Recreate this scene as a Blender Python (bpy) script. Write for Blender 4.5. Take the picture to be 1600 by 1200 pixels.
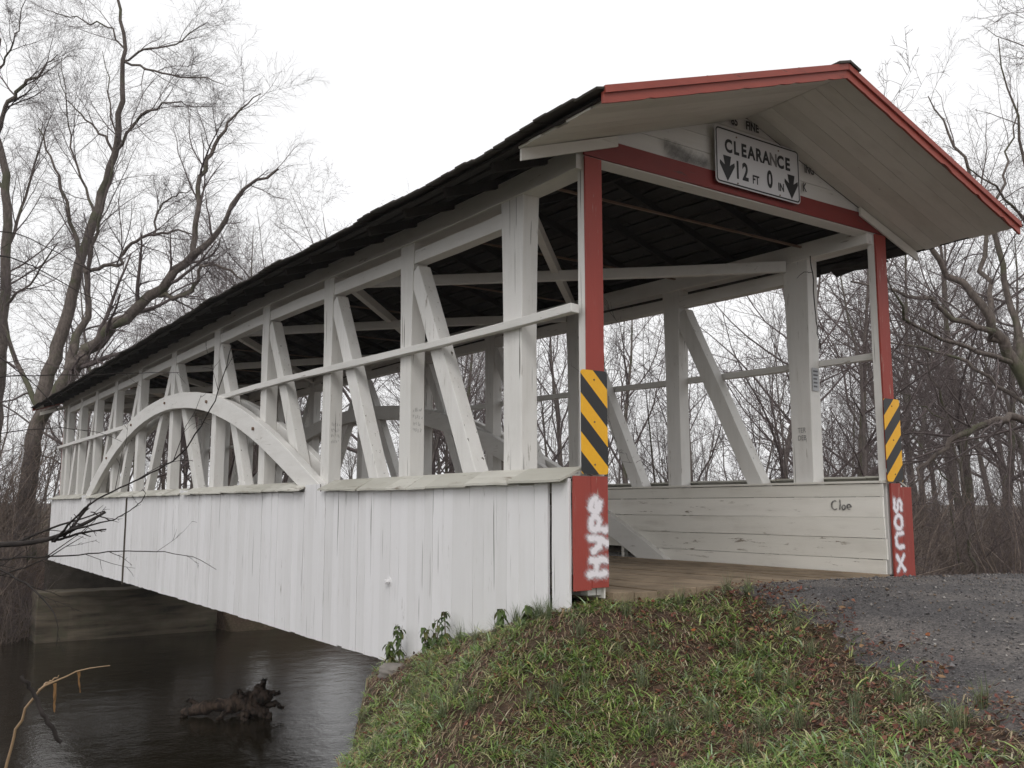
import bpy, math, random
import numpy as np
from math import radians, sin, cos, pi, hypot, sqrt, atan2

# ------------------------------------------------------------------ camera, sky, sun, exposure
scene = bpy.context.scene
for o in list(bpy.data.objects):
    bpy.data.objects.remove(o)
COL = scene.collection
CAM = np.array([-7.013, -6.070, 0.7385])
FPX, YAW, PITCH = 1456.0, radians(34.4), radians(7.47)
FW = np.array([sin(YAW)*cos(PITCH), cos(YAW)*cos(PITCH), sin(PITCH)])
RT = np.array([cos(YAW), -sin(YAW), 0.0])
UP = np.cross(RT, FW)
cam_d = bpy.data.cameras.new('camera'); cam = bpy.data.objects.new('camera', cam_d); COL.objects.link(cam)
cam.location = CAM.tolist()
cam.rotation_euler = (pi/2+PITCH, 0, -YAW)
cam_d.sensor_width = 36.0; cam_d.lens = 36.0*FPX/1600.0
cam_d.clip_start = 0.05; cam_d.clip_end = 2000.0
scene.camera = cam

SUN_EL, SUN_AZ = radians(42), radians(222)      # soft overcast light from behind the camera's left
world = bpy.data.worlds.new('World'); scene.world = world; world.use_nodes = True
wn = world.node_tree; wn.nodes.clear()
w_out = wn.nodes.new('ShaderNodeOutputWorld'); w_bg = wn.nodes.new('ShaderNodeBackground')
w_sky = wn.nodes.new('ShaderNodeTexSky'); w_sky.sky_type = 'NISHITA'; w_sky.sun_disc = False
w_sky.sun_elevation = SUN_EL; w_sky.sun_rotation = SUN_AZ; w_sky.dust_density = 4.0; w_sky.air_density = 1.0
w_hsv = wn.nodes.new('ShaderNodeHueSaturation'); w_hsv.inputs['Saturation'].default_value = 0.10
w_mix = wn.nodes.new('ShaderNodeMix'); w_mix.data_type = 'RGBA'; w_mix.inputs['Factor'].default_value = 0.80
w_mix.inputs['B'].default_value = (12.2, 12.2, 12.3, 1)     # even cloud deck over the clear sky
wn.links.new(w_sky.outputs[0], w_hsv.inputs['Color']); wn.links.new(w_hsv.outputs[0], w_mix.inputs['A'])
wn.links.new(w_mix.outputs['Result'], w_bg.inputs['Color']); w_bg.inputs['Strength'].default_value = 0.10
wn.links.new(w_bg.outputs[0], w_out.inputs['Surface'])

sun_d = bpy.data.lights.new('sun', 'SUN'); sun = bpy.data.objects.new('sun', sun_d); COL.objects.link(sun)
sun_d.energy = 0.8; sun_d.angle = radians(25); sun_d.color = (1.0, 0.97, 0.93)
sun.location = (-20, -20, 30)
sd = np.array([sin(SUN_AZ)*cos(SUN_EL), cos(SUN_AZ)*cos(SUN_EL), sin(SUN_EL)])   # towards the sun
from mathutils import Vector
sun.rotation_euler = Vector((-sd).tolist()).to_track_quat('-Z', 'Y').to_euler()

vs = scene.view_settings
vs.view_transform = 'Standard'; vs.look = 'None'; vs.exposure = 0.0; vs.gamma = 1.0; vs.use_curve_mapping = False
scene.render.engine = 'CYCLES'
cy = scene.cycles; cy.max_bounces = 6; cy.diffuse_bounces = 4; cy.glossy_bounces = 3; cy.transmission_bounces = 2; cy.volume_bounces = 0; cy.transparent_max_bounces = 8
scene.render.resolution_x = 1024; scene.render.resolution_y = 768

HAZE = 0.0006
# ------------------------------------------------------------------ helpers
rng = random.Random(7)
nr = np.random.default_rng(7)

def at(px, py, D):                      # a point D metres deep along the view through photo pixel px, py
    return CAM + (FW*FPX + RT*(px-800) - UP*(py-600))*(D/FPX)

def link(o, parent=None):
    COL.objects.link(o)
    if parent is not None: o.parent = parent
    return o

def tag(o, label=None, cat=None, group=None, kind=None):
    if label: o['label'] = label
    if cat: o['category'] = cat
    if group: o['group'] = group
    if kind: o['kind'] = kind
    return o

def empty(name, loc=(0, 0, 0), parent=None):
    o = bpy.data.objects.new(name, None); o.location = loc; o.empty_display_size = 0.3
    return link(o, parent)

def mesh_np(name, V, F, mat=None, smooth=False, col=None, cov=None):
    """one mesh from arrays; F is (n,3) or (n,4) or a list of such arrays"""
    V = np.asarray(V, dtype=np.float32).reshape(-1, 3)
    Fs = F if isinstance(F, list) else [F]
    Fs = [np.asarray(f, dtype=np.int32) for f in Fs if len(f)]
    me = bpy.data.meshes.new(name)
    me.vertices.add(len(V)); me.vertices.foreach_set('co', V.ravel())
    nl = sum(f.size for f in Fs); npoly = sum(len(f) for f in Fs)
    me.loops.add(nl); me.loops.foreach_set('vertex_index', np.concatenate([f.ravel() for f in Fs]))
    me.polygons.add(npoly)
    tot = np.concatenate([np.full(len(f), f.shape[1], dtype=np.int32) for f in Fs])
    st = np.concatenate([[0], np.cumsum(tot)[:-1]]).astype(np.int32)
    me.polygons.foreach_set('loop_start', st); me.polygons.foreach_set('loop_total', tot)
    me.polygons.foreach_set('use_smooth', np.full(npoly, smooth, dtype=bool))
    me.update(calc_edges=True)
    if col is not None:
        a = me.color_attributes.new('Col', 'FLOAT_COLOR', 'POINT')
        c = np.ones((len(V), 4), dtype=np.float32); c[:, :3] = col
        a.data.foreach_set('color', c.ravel())
    if cov is not None:
        a = me.attributes.new('cov', 'FLOAT', 'POINT'); a.data.foreach_set('value', np.asarray(cov, dtype=np.float32).ravel())
    if mat is not None: me.materials.append(mat)
    return me

BOXF = np.array([[0, 1, 3, 2], [4, 6, 7, 5], [0, 4, 5, 1], [2, 3, 7, 6], [0, 2, 6, 4], [1, 5, 7, 3]])

class MB:
    """collects boxes, beams and prisms into one mesh"""
    def __init__(s): s.v = []; s.f = []
    def add(s, verts, faces):
        b = len(s.v); s.v += [tuple(map(float, p)) for p in verts]; s.f += [tuple(int(i)+b for i in f) for f in faces]
    def box(s, x0, x1, y0, y1, z0, z1):
        s.add([(x, y, z) for x in (x0, x1) for y in (y0, y1) for z in (z0, z1)],
              [(0, 1, 3, 2), (4, 6, 7, 5), (0, 4, 5, 1), (2, 3, 7, 6), (0, 2, 6, 4), (1, 5, 7, 3)])
    def beam(s, p0, p1, w, h, side=(1, 0, 0), n=1, wob=0.0, h1=None, w1=None):
        """box along p0->p1; w measured along `side`, h along the third axis"""
        p0 = np.array(p0, float); p1 = np.array(p1, float)
        t = p1-p0; L = np.linalg.norm(t); t /= L
        sd_ = np.array(side, float); sd_ -= t*np.dot(sd_, t); sd_ /= np.linalg.norm(sd_)
        u = np.cross(t, sd_)
        h1 = h if h1 is None else h1; w1 = w if w1 is None else w1
        vs_ = []
        for i in range(n+1):
            a = i/n; c = p0+(p1-p0)*a
            hh = h+(h1-h)*a; ww = w+(w1-w)*a
            for (a_, b_) in ((-1, -1), (1, -1), (1, 1), (-1, 1)):
                j = np.array([rng.uniform(-wob, wob) for _ in range(3)])
                vs_.append(c+sd_*a_*ww/2+u*b_*hh/2+j)
        fs = [(3, 2, 1, 0), (n*4, n*4+1, n*4+2, n*4+3)]
        for i in range(n):
            for k in range(4):
                a_, b_ = i*4+k, i*4+(k+1) % 4
                fs.append((a_, b_, b_+4, a_+4))
        s.add(vs_, fs)
    def poly(s, pts, d):
        """prism: outline pts (3d) extruded by vector d"""
        n = len(pts); d = np.array(d, float)
        s.add([np.array(p) for p in pts]+[np.array(p)+d for p in pts],
              [tuple(range(n-1, -1, -1)), tuple(range(n, 2*n))]+[(i, (i+1) % n, n+(i+1) % n, n+i) for i in range(n)])
    def mesh(s, name, mat, smooth=False):
        me = bpy.data.meshes.new(name); me.from_pydata(s.v, [], s.f); me.update()
        if mat: me.materials.append(mat)
        if smooth: me.polygons.foreach_set('use_smooth', [True]*len(me.polygons))
        return me

def fix_normals(me):
    import bmesh
    bm = bmesh.new(); bm.from_mesh(me); bmesh.ops.recalc_face_normals(bm, faces=bm.faces); bm.to_mesh(me); bm.free()

def LIFT(y, z):          # the old frame sags at the portal and stands higher further in
    g = min(1.0, max(0.0, y/9.0)); g = g*g*(3-2*g)
    return 0.17*g*min(1.0, max(0.0, (z-1.15)/1.3))

def part(name, mb, mat, parent, lift=True, bevel=0.0, label=None, kind=None, smooth=False):
    if lift: mb.v = [(x, y, z+LIFT(y, z)) for (x, y, z) in mb.v]
    me = mb.mesh(name, mat, smooth); fix_normals(me)
    o = bpy.data.objects.new(name, me); link(o, parent)
    if bevel:
        b = o.modifiers.new('bevel', 'BEVEL'); b.width = bevel; b.segments = 2; b.limit_method = 'ANGLE'
    if label: o['label'] = label
    if kind: o['kind'] = kind
    return o

# ------------------------------------------------------------------ materials
def new_mat(name):
    m = bpy.data.materials.new(name); m.use_nodes = True
    nt = m.node_tree; nt.nodes.clear()
    out = nt.nodes.new('ShaderNodeOutputMaterial'); b = nt.nodes.new('ShaderNodeBsdfPrincipled')
    nt.links.new(b.outputs[0], out.inputs['Surface'])
    return m, nt, b, out

def N(nt, typ, **kw):
    n = nt.nodes.new(typ)
    for k, v in kw.items():
        if k in n.inputs: n.inputs[k].default_value = v
        else: setattr(n, k, v)
    return n

def coords(nt, scale, rand=True):
    tc = N(nt, 'ShaderNodeTexCoord'); v = tc.outputs['Object']
    if rand:
        oi = N(nt, 'ShaderNodeObjectInfo')
        mul = N(nt, 'ShaderNodeMath', operation='MULTIPLY'); mul.inputs[1].default_value = 41.7
        nt.links.new(oi.outputs['Random'], mul.inputs[0])
        ad = N(nt, 'ShaderNodeVectorMath', operation='ADD')
        nt.links.new(v, ad.inputs[0]); nt.links.new(mul.outputs[0], ad.inputs[1]); v = ad.outputs[0]
    mp = N(nt, 'ShaderNodeMapping'); mp.inputs['Scale'].default_value = scale
    nt.links.new(v, mp.inputs['Vector'])
    return mp.outputs[0]

def noise(nt, vec, scale, detail=4, rough=0.55):
    n = N(nt, 'ShaderNodeTexNoise'); n.inputs['Scale'].default_value = scale; n.inputs['Detail'].default_value = detail
    n.inputs['Roughness'].default_value = rough
    nt.links.new(vec, n.inputs['Vector']); return n.outputs['Fac']

def ramp(nt, fac, stops):
    r = N(nt, 'ShaderNodeValToRGB'); cr = r.color_ramp
    while len(cr.elements) < len(stops): cr.elements.new(0.5)
    for e, (p, c) in zip(cr.elements, stops):
        e.position = p; e.color = c if len(c) == 4 else (*c, 1)
    nt.links.new(fac, r.inputs['Fac']); return r.outputs['Color']

def mixc(nt, fac, a, b, blend='MIX'):
    m = N(nt, 'ShaderNodeMix'); m.data_type = 'RGBA'; m.blend_type = blend
    for sock, val in (('A', a), ('B', b)):
        if isinstance(val, (tuple, list)): m.inputs[sock].default_value = val if len(val) == 4 else (*val, 1)
        else: nt.links.new(val, m.inputs[sock])
    if isinstance(fac, (int, float)): m.inputs['Factor'].default_value = fac
    else: nt.links.new(fac, m.inputs['Factor'])
    return m.outputs['Result']

def bump(nt, h, b, strength=0.4, dist=0.01):
    n = N(nt, 'ShaderNodeBump'); n.inputs['Strength'].default_value = strength; n.inputs['Distance'].default_value = dist
    nt.links.new(h, n.inputs['Height']); nt.links.new(n.outputs[0], b.inputs['Normal'])

def painted(name, col, axis, dirt=(0.30, 0.27, 0.22), dirt_amt=0.35, peel=0.64, wood=(0.20, 0.16, 0.12), rough=0.6, vary=0.10, slit=0.0):
    """old painted timber with the grain running along axis 0, 1 or 2"""
    m, nt, b, out = new_mat(name)
    sc = [1.0, 1.0, 1.0]; sc[axis] = 0.10
    v = coords(nt, tuple(sc)); v1 = coords(nt, (1, 1, 1))
    grain = noise(nt, v, 60, 6, 0.65); streak = noise(nt, v, 9, 5, 0.6); blotch = noise(nt, v1, 2.2, 5, 0.6)
    oi = N(nt, 'ShaderNodeObjectInfo')
    c = mixc(nt, 1.0, (*col, 1), ramp(nt, oi.outputs['Random'], [(0, (1-vary, 1-vary, 1-vary*1.1)), (1, (1, 1, 1))]), 'MULTIPLY')
    d = ramp(nt, streak, [(0.42, (0, 0, 0)), (0.78, (1, 1, 1))])
    d2 = ramp(nt, blotch, [(0.40, (0.15, 0.15, 0.15)), (0.75, (1, 1, 1))])
    dm = mixc(nt, 1.0, d, d2, 'MULTIPLY')
    dsc = N(nt, 'ShaderNodeMath', operation='MULTIPLY'); nt.links.new(dm, dsc.inputs[0]); dsc.inputs[1].default_value = dirt_amt
    c = mixc(nt, dsc.outputs[0], c, dirt)
    fine = noise(nt, v, 26, 8, 0.7)
    pm = ramp(nt, fine, [(peel, (0, 0, 0)), (peel+0.035, (1, 1, 1))])
    pm2 = ramp(nt, noise(nt, v1, 1.3, 3), [(0.45, (0, 0, 0)), (0.62, (1, 1, 1))])
    pf = mixc(nt, 1.0, pm, pm2, 'MULTIPLY')
    c = mixc(nt, pf, c, wood)
    if slit:                                            # long drying cracks along the grain
        sc2 = [1.0, 1.0, 1.0]; sc2[axis] = 0.018
        sl = noise(nt, coords(nt, tuple(sc2)), 38, 2, 0.4)
        c = mixc(nt, ramp(nt, sl, [(slit, (0, 0, 0)), (slit+.02, (1, 1, 1))]), c, (0.07, 0.058, 0.045))
    nt.links.new(c, b.inputs['Base Color']); b.inputs['Roughness'].default_value = rough
    b.inputs['Specular IOR Level'].default_value = 0.3
    hb = mixc(nt, 0.45, grain, fine)
    hb = mixc(nt, pf, hb, (0, 0, 0, 1))
    bump(nt, hb, b, 0.5, 0.006)
    return m

def raw_wood(name, c0, c1, axis, rough=0.85, bs=0.8):
    m, nt, b, out = new_mat(name)
    sc = [1.0, 1.0, 1.0]; sc[axis] = 0.08
    v = coords(nt, tuple(sc)); v1 = coords(nt, (1, 1, 1))
    g = noise(nt, v, 40, 8, 0.7); bl = noise(nt, v1, 3, 5, 0.6)
    c = mixc(nt, g, c0, c1)
    c = mixc(nt, ramp(nt, bl, [(0.4, (0, 0, 0)), (0.7, (0.6, 0.6, 0.6))]), c, tuple(x*0.45 for x in c0))
    oi = N(nt, 'ShaderNodeObjectInfo')
    c = mixc(nt, 1.0, c, ramp(nt, oi.outputs['Random'], [(0, (0.75, 0.75, 0.75)), (1, (1.1, 1.1, 1.1))]), 'MULTIPLY')
    nt.links.new(c, b.inputs['Base Color']); b.inputs['Roughness'].default_value = rough
    b.inputs['Specular IOR Level'].default_value = 0.2
    bump(nt, g, b, bs, 0.01)
    return m

WHITE = (0.74, 0.725, 0.70); SIDE = (0.80, 0.79, 0.80); RED = (0.33, 0.060, 0.046)
M_wz = painted('white_paint_upright', WHITE, 2, dirt_amt=.5, peel=.62, slit=.715)
M_wy = painted('white_paint_lengthwise', WHITE, 1, dirt_amt=.5, peel=.62)
M_wx = painted('white_paint_crosswise', WHITE, 0)
M_sd = painted('white_siding_paint', SIDE, 2, dirt_amt=0.24, peel=0.64, vary=0.10, slit=.712)
M_cap = painted('weathered_cap_paint', (0.60, 0.585, 0.53), 1, dirt_amt=0.8, peel=0.56, vary=.3)
M_inn = painted('grey_white_board_paint', (0.82, 0.795, 0.74), 1, dirt_amt=0.5, peel=0.60, vary=.14)
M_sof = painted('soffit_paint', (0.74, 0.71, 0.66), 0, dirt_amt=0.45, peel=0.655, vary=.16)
M_rz = painted('red_paint_upright', RED, 2, dirt=(0.10, 0.03, 0.03), dirt_amt=0.55, peel=0.60, wood=(0.42, 0.33, 0.28), rough=0.55)
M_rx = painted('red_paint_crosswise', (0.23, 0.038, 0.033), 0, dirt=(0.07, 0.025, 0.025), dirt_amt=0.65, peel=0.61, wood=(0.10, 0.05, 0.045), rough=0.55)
M_rr = painted('red_rake_paint', (0.32, 0.065, 0.045), 0, dirt=(0.10, 0.03, 0.03), dirt_amt=0.65, peel=0.60, wood=(0.09, 0.045, 0.035), rough=0.5)
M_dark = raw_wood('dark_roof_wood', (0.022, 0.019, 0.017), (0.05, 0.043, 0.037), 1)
M_shin = raw_wood('weathered_shingle', (0.045, 0.038, 0.033), (0.10, 0.088, 0.076), 0)
M_deck = raw_wood('deck_plank_wood', (0.20, 0.150, 0.105), (0.40, 0.31, 0.215), 1)
M_beamd = raw_wood('floor_beam_wood', (0.06, 0.05, 0.04), (0.13, 0.11, 0.09), 0)
M_rod = raw_wood('rusty_rod', (0.16, 0.10, 0.07), (0.26, 0.18, 0.13), 0, 0.6, 0.2)

def plain(name, col, rough=0.6, metal=0.0, nscale=0, namt=0.2, bumpd=0):
    m, nt, b, out = new_mat(name)
    if nscale:
        v = coords(nt, (1, 1, 1)); n = noise(nt, v, nscale, 6, 0.6)
        c = mixc(nt, n, tuple(x*(1-namt) for x in col), tuple(min(1, x*(1+namt)) for x in col))
        nt.links.new(c, b.inputs['Base Color'])
        if bumpd: bump(nt, n, b, 0.6, bumpd)
    else: b.inputs['Base Color'].default_value = (*col, 1)
    b.inputs['Roughness'].default_value = rough; b.inputs['Metallic'].default_value = metal
    return m

def attr_mat(name, rough=0.7, spec=0.3, nscale=0.0, transl=0.0, namt=0.3):
    """colour from the vertex colours, which hold each blade's or leaf's own colour"""
    m, nt, b, out = new_mat(name)
    a = N(nt, 'ShaderNodeAttribute'); a.attribute_name = 'Col'
    c = a.outputs['Color']
    if nscale:
        n = noise(nt, coords(nt, (1, 1, 1), False), nscale, 5)
        c = mixc(nt, 1.0, c, ramp(nt, n, [(0.3, (1-namt,)*3), (0.7, (1+namt,)*3)]), 'MULTIPLY')
    nt.links.new(c, b.inputs['Base Color']); b.inputs['Roughness'].default_value = rough
    b.inputs['Specular IOR Level'].default_value = spec
    if transl:
        t = N(nt, 'ShaderNodeBsdfTranslucent'); nt.links.new(c, t.inputs['Color'])
        ms = N(nt, 'ShaderNodeMixShader'); ms.inputs[0].default_value = transl
        nt.links.new(b.outputs[0], ms.inputs[1]); nt.links.new(t.outputs[0], ms.inputs[2]); nt.links.new(ms.outputs[0], out.inputs['Surface'])
    return m

def bark(name, c0, c1, moss=0.0):
    m, nt, b, out = new_mat(name)
    v = coords(nt, (1, 1, 0.35)); n = noise(nt, v, 14, 6, 0.65)
    c = mixc(nt, ramp(nt, n, [(0.35, (0, 0, 0)), (0.65, (1, 1, 1))]), c0, c1)
    if moss:
        n2 = noise(nt, coords(nt, (1, 1, 1)), 1.1, 4)
        c = mixc(nt, ramp(nt, n2, [(0.52, (0, 0, 0)), (0.62, (moss, moss, moss))]), c, (0.07, 0.085, 0.035))
    nt.links.new(c, b.inputs['Base Color']); b.inputs['Roughness'].default_value = 0.85; b.inputs['Specular IOR Level'].default_value = 0.25
    bump(nt, n, b, 0.8, 0.02)
    return m
M_bark = bark('grey_brown_bark', (0.080, 0.064, 0.056), (0.17, 0.142, 0.125), 0.6)
M_bark2 = bark('pale_grey_bark', (0.11, 0.092, 0.086), (0.20, 0.170, 0.160), 0.3)
M_twig = bark('purple_brown_twig', (0.095, 0.075, 0.073), (0.155, 0.125, 0.122))
M_brush = bark('grey_brown_brush', (0.15, 0.118, 0.098), (0.26, 0.205, 0.170))
M_wet = bark('wet_black_bark', (0.020, 0.017, 0.016), (0.045, 0.037, 0.034))

def spray(name, col, soft=True, rough=0.5):
    """paint that lies on the board only where the stroke went (attribute cov)"""
    m, nt, b, out = new_mat(name)
    b.inputs['Base Color'].default_value = (*col, 1); b.inputs['Roughness'].default_value = rough
    a = N(nt, 'ShaderNodeAttribute'); a.attribute_name = 'cov'
    n = noise(nt, coords(nt, (1, 1, 1), False), 90, 4)
    ad = N(nt, 'ShaderNodeMath', operation='MULTIPLY_ADD'); nt.links.new(n, ad.inputs[0]); ad.inputs[1].default_value = 0.35
    sub = N(nt, 'ShaderNodeMath', operation='SUBTRACT'); nt.links.new(a.outputs['Fac'], sub.inputs[0]); sub.inputs[1].default_value = 0.17
    nt.links.new(sub.outputs[0], ad.inputs[2])
    r = ramp(nt, ad.outputs[0], [(0.02, (0, 0, 0)), (0.62 if soft else 0.5, (1, 1, 1))])
    tr = N(nt, 'ShaderNodeBsdfTransparent'); ms = N(nt, 'ShaderNodeMixShader')
    nt.links.new(r, ms.inputs[0]); nt.links.new(tr.outputs[0], ms.inputs[1]); nt.links.new(b.outputs[0], ms.inputs[2])
    nt.links.new(ms.outputs[0], out.inputs['Surface'])
    return m
M_spray = spray('white_spray_paint', (0.80, 0.76, 0.80))
M_pen = spray('black_marker_ink', (0.03, 0.03, 0.035), False)

# ------------------------------------------------------------------ terrain
CTRL = np.array([
 (-2.3, -.3, -.10), (-2.3, 1.6, -.48), (-2.3, 3.26, -.98), (-3.24, 1.64, -1.16), (-3.85, .81, -1.27), (-3.2, -1.23, -.88), (-2.8, -2.86, -.58),
 (-2.75, -3.8, -.38), (-1.09, -1.48, -.19), (-.15, .1, -.03), (-1.54, -.05, -.055), (-.9, -.1, -.04), (2.4, 0, -.06), (3.9, -.45, -.10), (4.3, -2.5, -.18), (2.5, -2.5, -.13), (-1.73, -.91, -.40),
 (-7, -6, -.95), (-5, -3, -1.02), (-5.3, -1.2, -1.45), (0, -6, -.17), (-3, -7, -.22), (-6, -9, -.45), (3, -6, -.12), (0, -14, 0.0), (-9, -14, -.5),
 (5.2, -.8, -.34), (6.5, -2, -.8), (8, 2, -1.4), (6, 4, -1.7), (12, -8, -1.0), (3, 2.5, -1.0), (0, 2.5, -.8), (1, .6, -.16), (-1.2, .8, -.22), (2.2, .8, -.25),
 (14, 4, -1.7), (25, -5, -1.4), (25, 12, -1.8), (-8.5, -5, -1.5), (0, -40, 0.3), (-25, -30, -.5), (30, -30, -.5), (-12, -8, -1.5)])
def _tps(P):
    n = len(P); d = np.sqrt(((P[:, None, :2]-P[None, :, :2])**2).sum(-1))
    K = np.where(d > 0, d*d*np.log(d+1e-9), 0)+np.eye(n)*0.02
    A = np.zeros((n+3, n+3)); A[:n, :n] = K; A[:n, n] = 1; A[:n, n+1:] = P[:, :2]; A[n, :n] = 1; A[n+1:, :n] = P[:, :2].T
    b = np.zeros(n+3); b[:n] = P[:, 2]
    return np.linalg.solve(A, b)
_W = _tps(CTRL)
def tps(x, y):
    x = np.asarray(x, float); y = np.asarray(y, float); s = np.full(x.shape, _W[-3])+_W[-2]*x+_W[-1]*y
    for (cx, cy, _), w in zip(CTRL, _W[:-3]):
        d2 = (x-cx)**2+(y-cy)**2; s = s+w*0.5*d2*np.log(d2+1e-12)
    return s
NB = np.array([(-60, -30), (-14, -10), (-8.4, -4.6), (-6, -2.0), (-4.9, -.55), (-3.9, .85), (-3.28, 1.70), (-2.62, 2.95), (-2.0, 3.5), (0, 3.9), (4, 5.6), (10, 9), (30, 18), (90, 40)], float)
FB = np.array([(-60, 22), (-12, 26.0), (-3.4, 27.0), (-2.6, 27.6), (2.7, 27.6), (3.3, 25.6), (10, 27), (30, 36), (90, 58)], float)
def wig(x, y, s=1.0):
    return (np.sin(x*1.7*s+y*2.3*s)+np.sin(x*3.1*s-y*1.9*s+1.3)+np.sin(-x*4.7*s+y*5.3*s+.4)*.6+np.sin(x*9.1*s+y*7.7*s)*.3)/2.9
def H(x, y):
    x = np.asarray(x, float); y = np.asarray(y, float)
    far = np.clip((np.hypot(x, y)-20)/20, 0, 1)
    land = tps(np.clip(x, -40, 40), np.clip(y, -40, 14))*(1-far)+(-1.0)*far
    land = np.clip(land, -2.0, 0.5)+wig(x, y, .6)*.03*np.clip((np.hypot(x+1, y+6)-2)/6, 0, 1)
    dn = (y-np.interp(x, NB[:, 0], NB[:, 1]))*0.72+wig(x, y, 1.6)*.10
    df = (y-np.interp(x, FB[:, 0], FB[:, 1]))+wig(x, y)*.25
    zn = land-np.clip(dn, 0, None)*2.2-np.clip(dn, 0, .25)*1.5
    zf = -4.3+np.clip(df+.4, 0, None)*1.15
    top = -1.0+wig(x, y, .25)*.25+np.clip(x-6, 0, 30)*0.0
    zf = np.minimum(zf, top+np.clip(df-3, 0, 200)*0.012)
    bed = -4.3
    return np.maximum(np.maximum(zn, bed), np.where(df > -1, zf, bed))
def h1(x, y): return float(H(np.array([x]), np.array([y]))[0])

def axis_pts(lo, hi, f0, f1, fine):
    a = list(np.arange(f0, f1+1e-6, fine)); x = f0; s = fine
    L = []
    while x > lo: s *= 1.18; x -= s; L.append(x)
    x = f1; s = fine; R = []
    while x < hi: s *= 1.18; x += s; R.append(x)
    return np.array(L[::-1]+a+R)
gx = axis_pts(-300, 400, -8, 6, .12); gy = axis_pts(-200, 500, -8, 6, .12)
GX, GY = np.meshgrid(gx, gy, indexing='ij'); GZ = H(GX, GY)
nx, ny = GX.shape
idx = np.arange(nx*ny).reshape(nx, ny)
GF = np.stack([idx[:-1, :-1], idx[1:, :-1], idx[1:, 1:], idx[:-1, 1:]], -1).reshape(-1, 4)
m, nt, b, out = new_mat('leaf_litter_soil')
v = coords(nt, (1, 1, 1), False)
n1 = noise(nt, v, 0.7, 6); n2 = noise(nt, v, 14, 8, 0.7); n3 = noise(nt, v, 70, 6, 0.7)
c = ramp(nt, n2, [(0.32, (0.030, 0.021, 0.016)), (0.52, (0.085, 0.055, 0.040)), (0.72, (0.19, 0.135, 0.095))])
c = mixc(nt, ramp(nt, n1, [(0.45, (0, 0, 0)), (0.65, (0.7, 0.7, 0.7))]), c, (0.055, 0.062, 0.026))
c = mixc(nt, ramp(nt, n3, [(0.4, (0, 0, 0)), (0.8, (0.5, 0.5, 0.5))]), c, (0.12, 0.075, 0.045))
nt.links.new(c, b.inputs['Base Color']); b.inputs['Roughness'].default_value = 0.9; b.inputs['Specular IOR Level'].default_value = 0.2
bump(nt, mixc(nt, 0.5, n2, n3), b, 1.0, 0.03)
M_soil = m
g = link(bpy.data.objects.new('ground', mesh_np('ground', np.stack([GX, GY, GZ], -1), GF, M_soil, True)))
tag(g, 'brown leaf littered ground and stream banks', kind='structure')

# water
m, nt, b, out = new_mat('dark_stream_water')
b.inputs['Base Color'].default_value = (0.016, 0.013, 0.008, 1); b.inputs['Roughness'].default_value = 0.03; b.inputs['IOR'].default_value = 1.33
v = coords(nt, (1, 1, 1), False)
w1 = noise(nt, v, 1.5, 3, 0.5); w2 = noise(nt, v, 10.0, 3, 0.6)
bump(nt, mixc(nt, 0.25, w1, w2), b, 0.42, 0.05)
WZ = -3.40
wy = np.array([(-120, -60), (120, -60), (120, 90), (-120, 90)])
wv = [(x, y, WZ) for x, y in wy]
w = link(bpy.data.objects.new('stream_water', mesh_np('stream_water', wv, np.array([[0, 1, 2, 3]]), m)))
tag(w, 'dark still creek water flowing under the bridge', kind='structure')

# road
RL = np.array([(-.35, .34), (-.55, .06), (-.80, -.75), (-1.12, -1.48), (-1.55, -2.2), (-2.56, -3.73), (-4.2, -6.6), (-5.2, -12), (-6, -40)], float)
RR = np.array([(2.6, .30), (3.6, -.15), (4.3, -.8), (4.5, -2.2), (4.2, -4), (3.4, -7), (2.4, -9), (1, -14), (-1, -40)], float)
def resamp(P, ts):
    d = np.concatenate([[0], np.cumsum(np.hypot(*np.diff(P, axis=0).T))])
    return np.stack([np.interp(ts, np.linspace(0, 1, len(P)), P[:, 0]), np.interp(ts, np.linspace(0, 1, len(P)), P[:, 1])], -1)
ts = np.concatenate([np.linspace(0, .75, 110), np.linspace(.75, 1, 20)[1:]]); us = np.linspace(0, 1, 60)
A_, B_ = resamp(RL, ts), resamp(RR, ts)
A_ = A_+(wig(A_[:, 0]*2, A_[:, 1]*2)*.10+wig(A_[:, 0]*7, A_[:, 1]*7)*.06)[:, None]*np.array([1, -.5])
P = A_[:, None, :]*(1-us)[None, :, None]+B_[:, None, :]*us[None, :, None]
RZ = H(P[..., 0], P[..., 1])+0.022*np.minimum(1, np.minimum(us, 1-us)*14)[None, :]-.004
n0, n1_ = RZ.shape; idx = np.arange(n0*n1_).reshape(n0, n1_)
m, nt, b, out = new_mat('worn_gravelly_asphalt')
v = coords(nt, (1, 1, 1), False)
a1 = noise(nt, v, 90, 5, 0.7); a2 = noise(nt, v, 1.2, 5); vo = N(nt, 'ShaderNodeTexVoronoi'); vo.inputs['Scale'].default_value = 75; nt.links.new(v, vo.inputs['Vector'])
c = ramp(nt, a1, [(0.3, (0.045, 0.042, 0.044)), (0.55, (0.085, 0.080, 0.082)), (0.75, (0.17, 0.16, 0.16))])
c = mixc(nt, ramp(nt, a2, [(0.42, (0, 0, 0)), (0.62, (0.75, 0.75, 0.75))]), c, (0.165, 0.150, 0.142))
c = mixc(nt, 1.0, c, ramp(nt, vo.outputs['Color'], [(0.2, (0.55, 0.55, 0.55)), (0.9, (1.5, 1.45, 1.4))]), 'MULTIPLY')
nt.links.new(c, b.inputs['Base Color']); b.inputs['Roughness'].default_value = 0.75; b.inputs['Specular IOR Level'].default_value = 0.4
bump(nt, mixc(nt, 0.6, a1, vo.outputs['Distance']), b, 0.9, 0.012)
M_road = m
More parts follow.
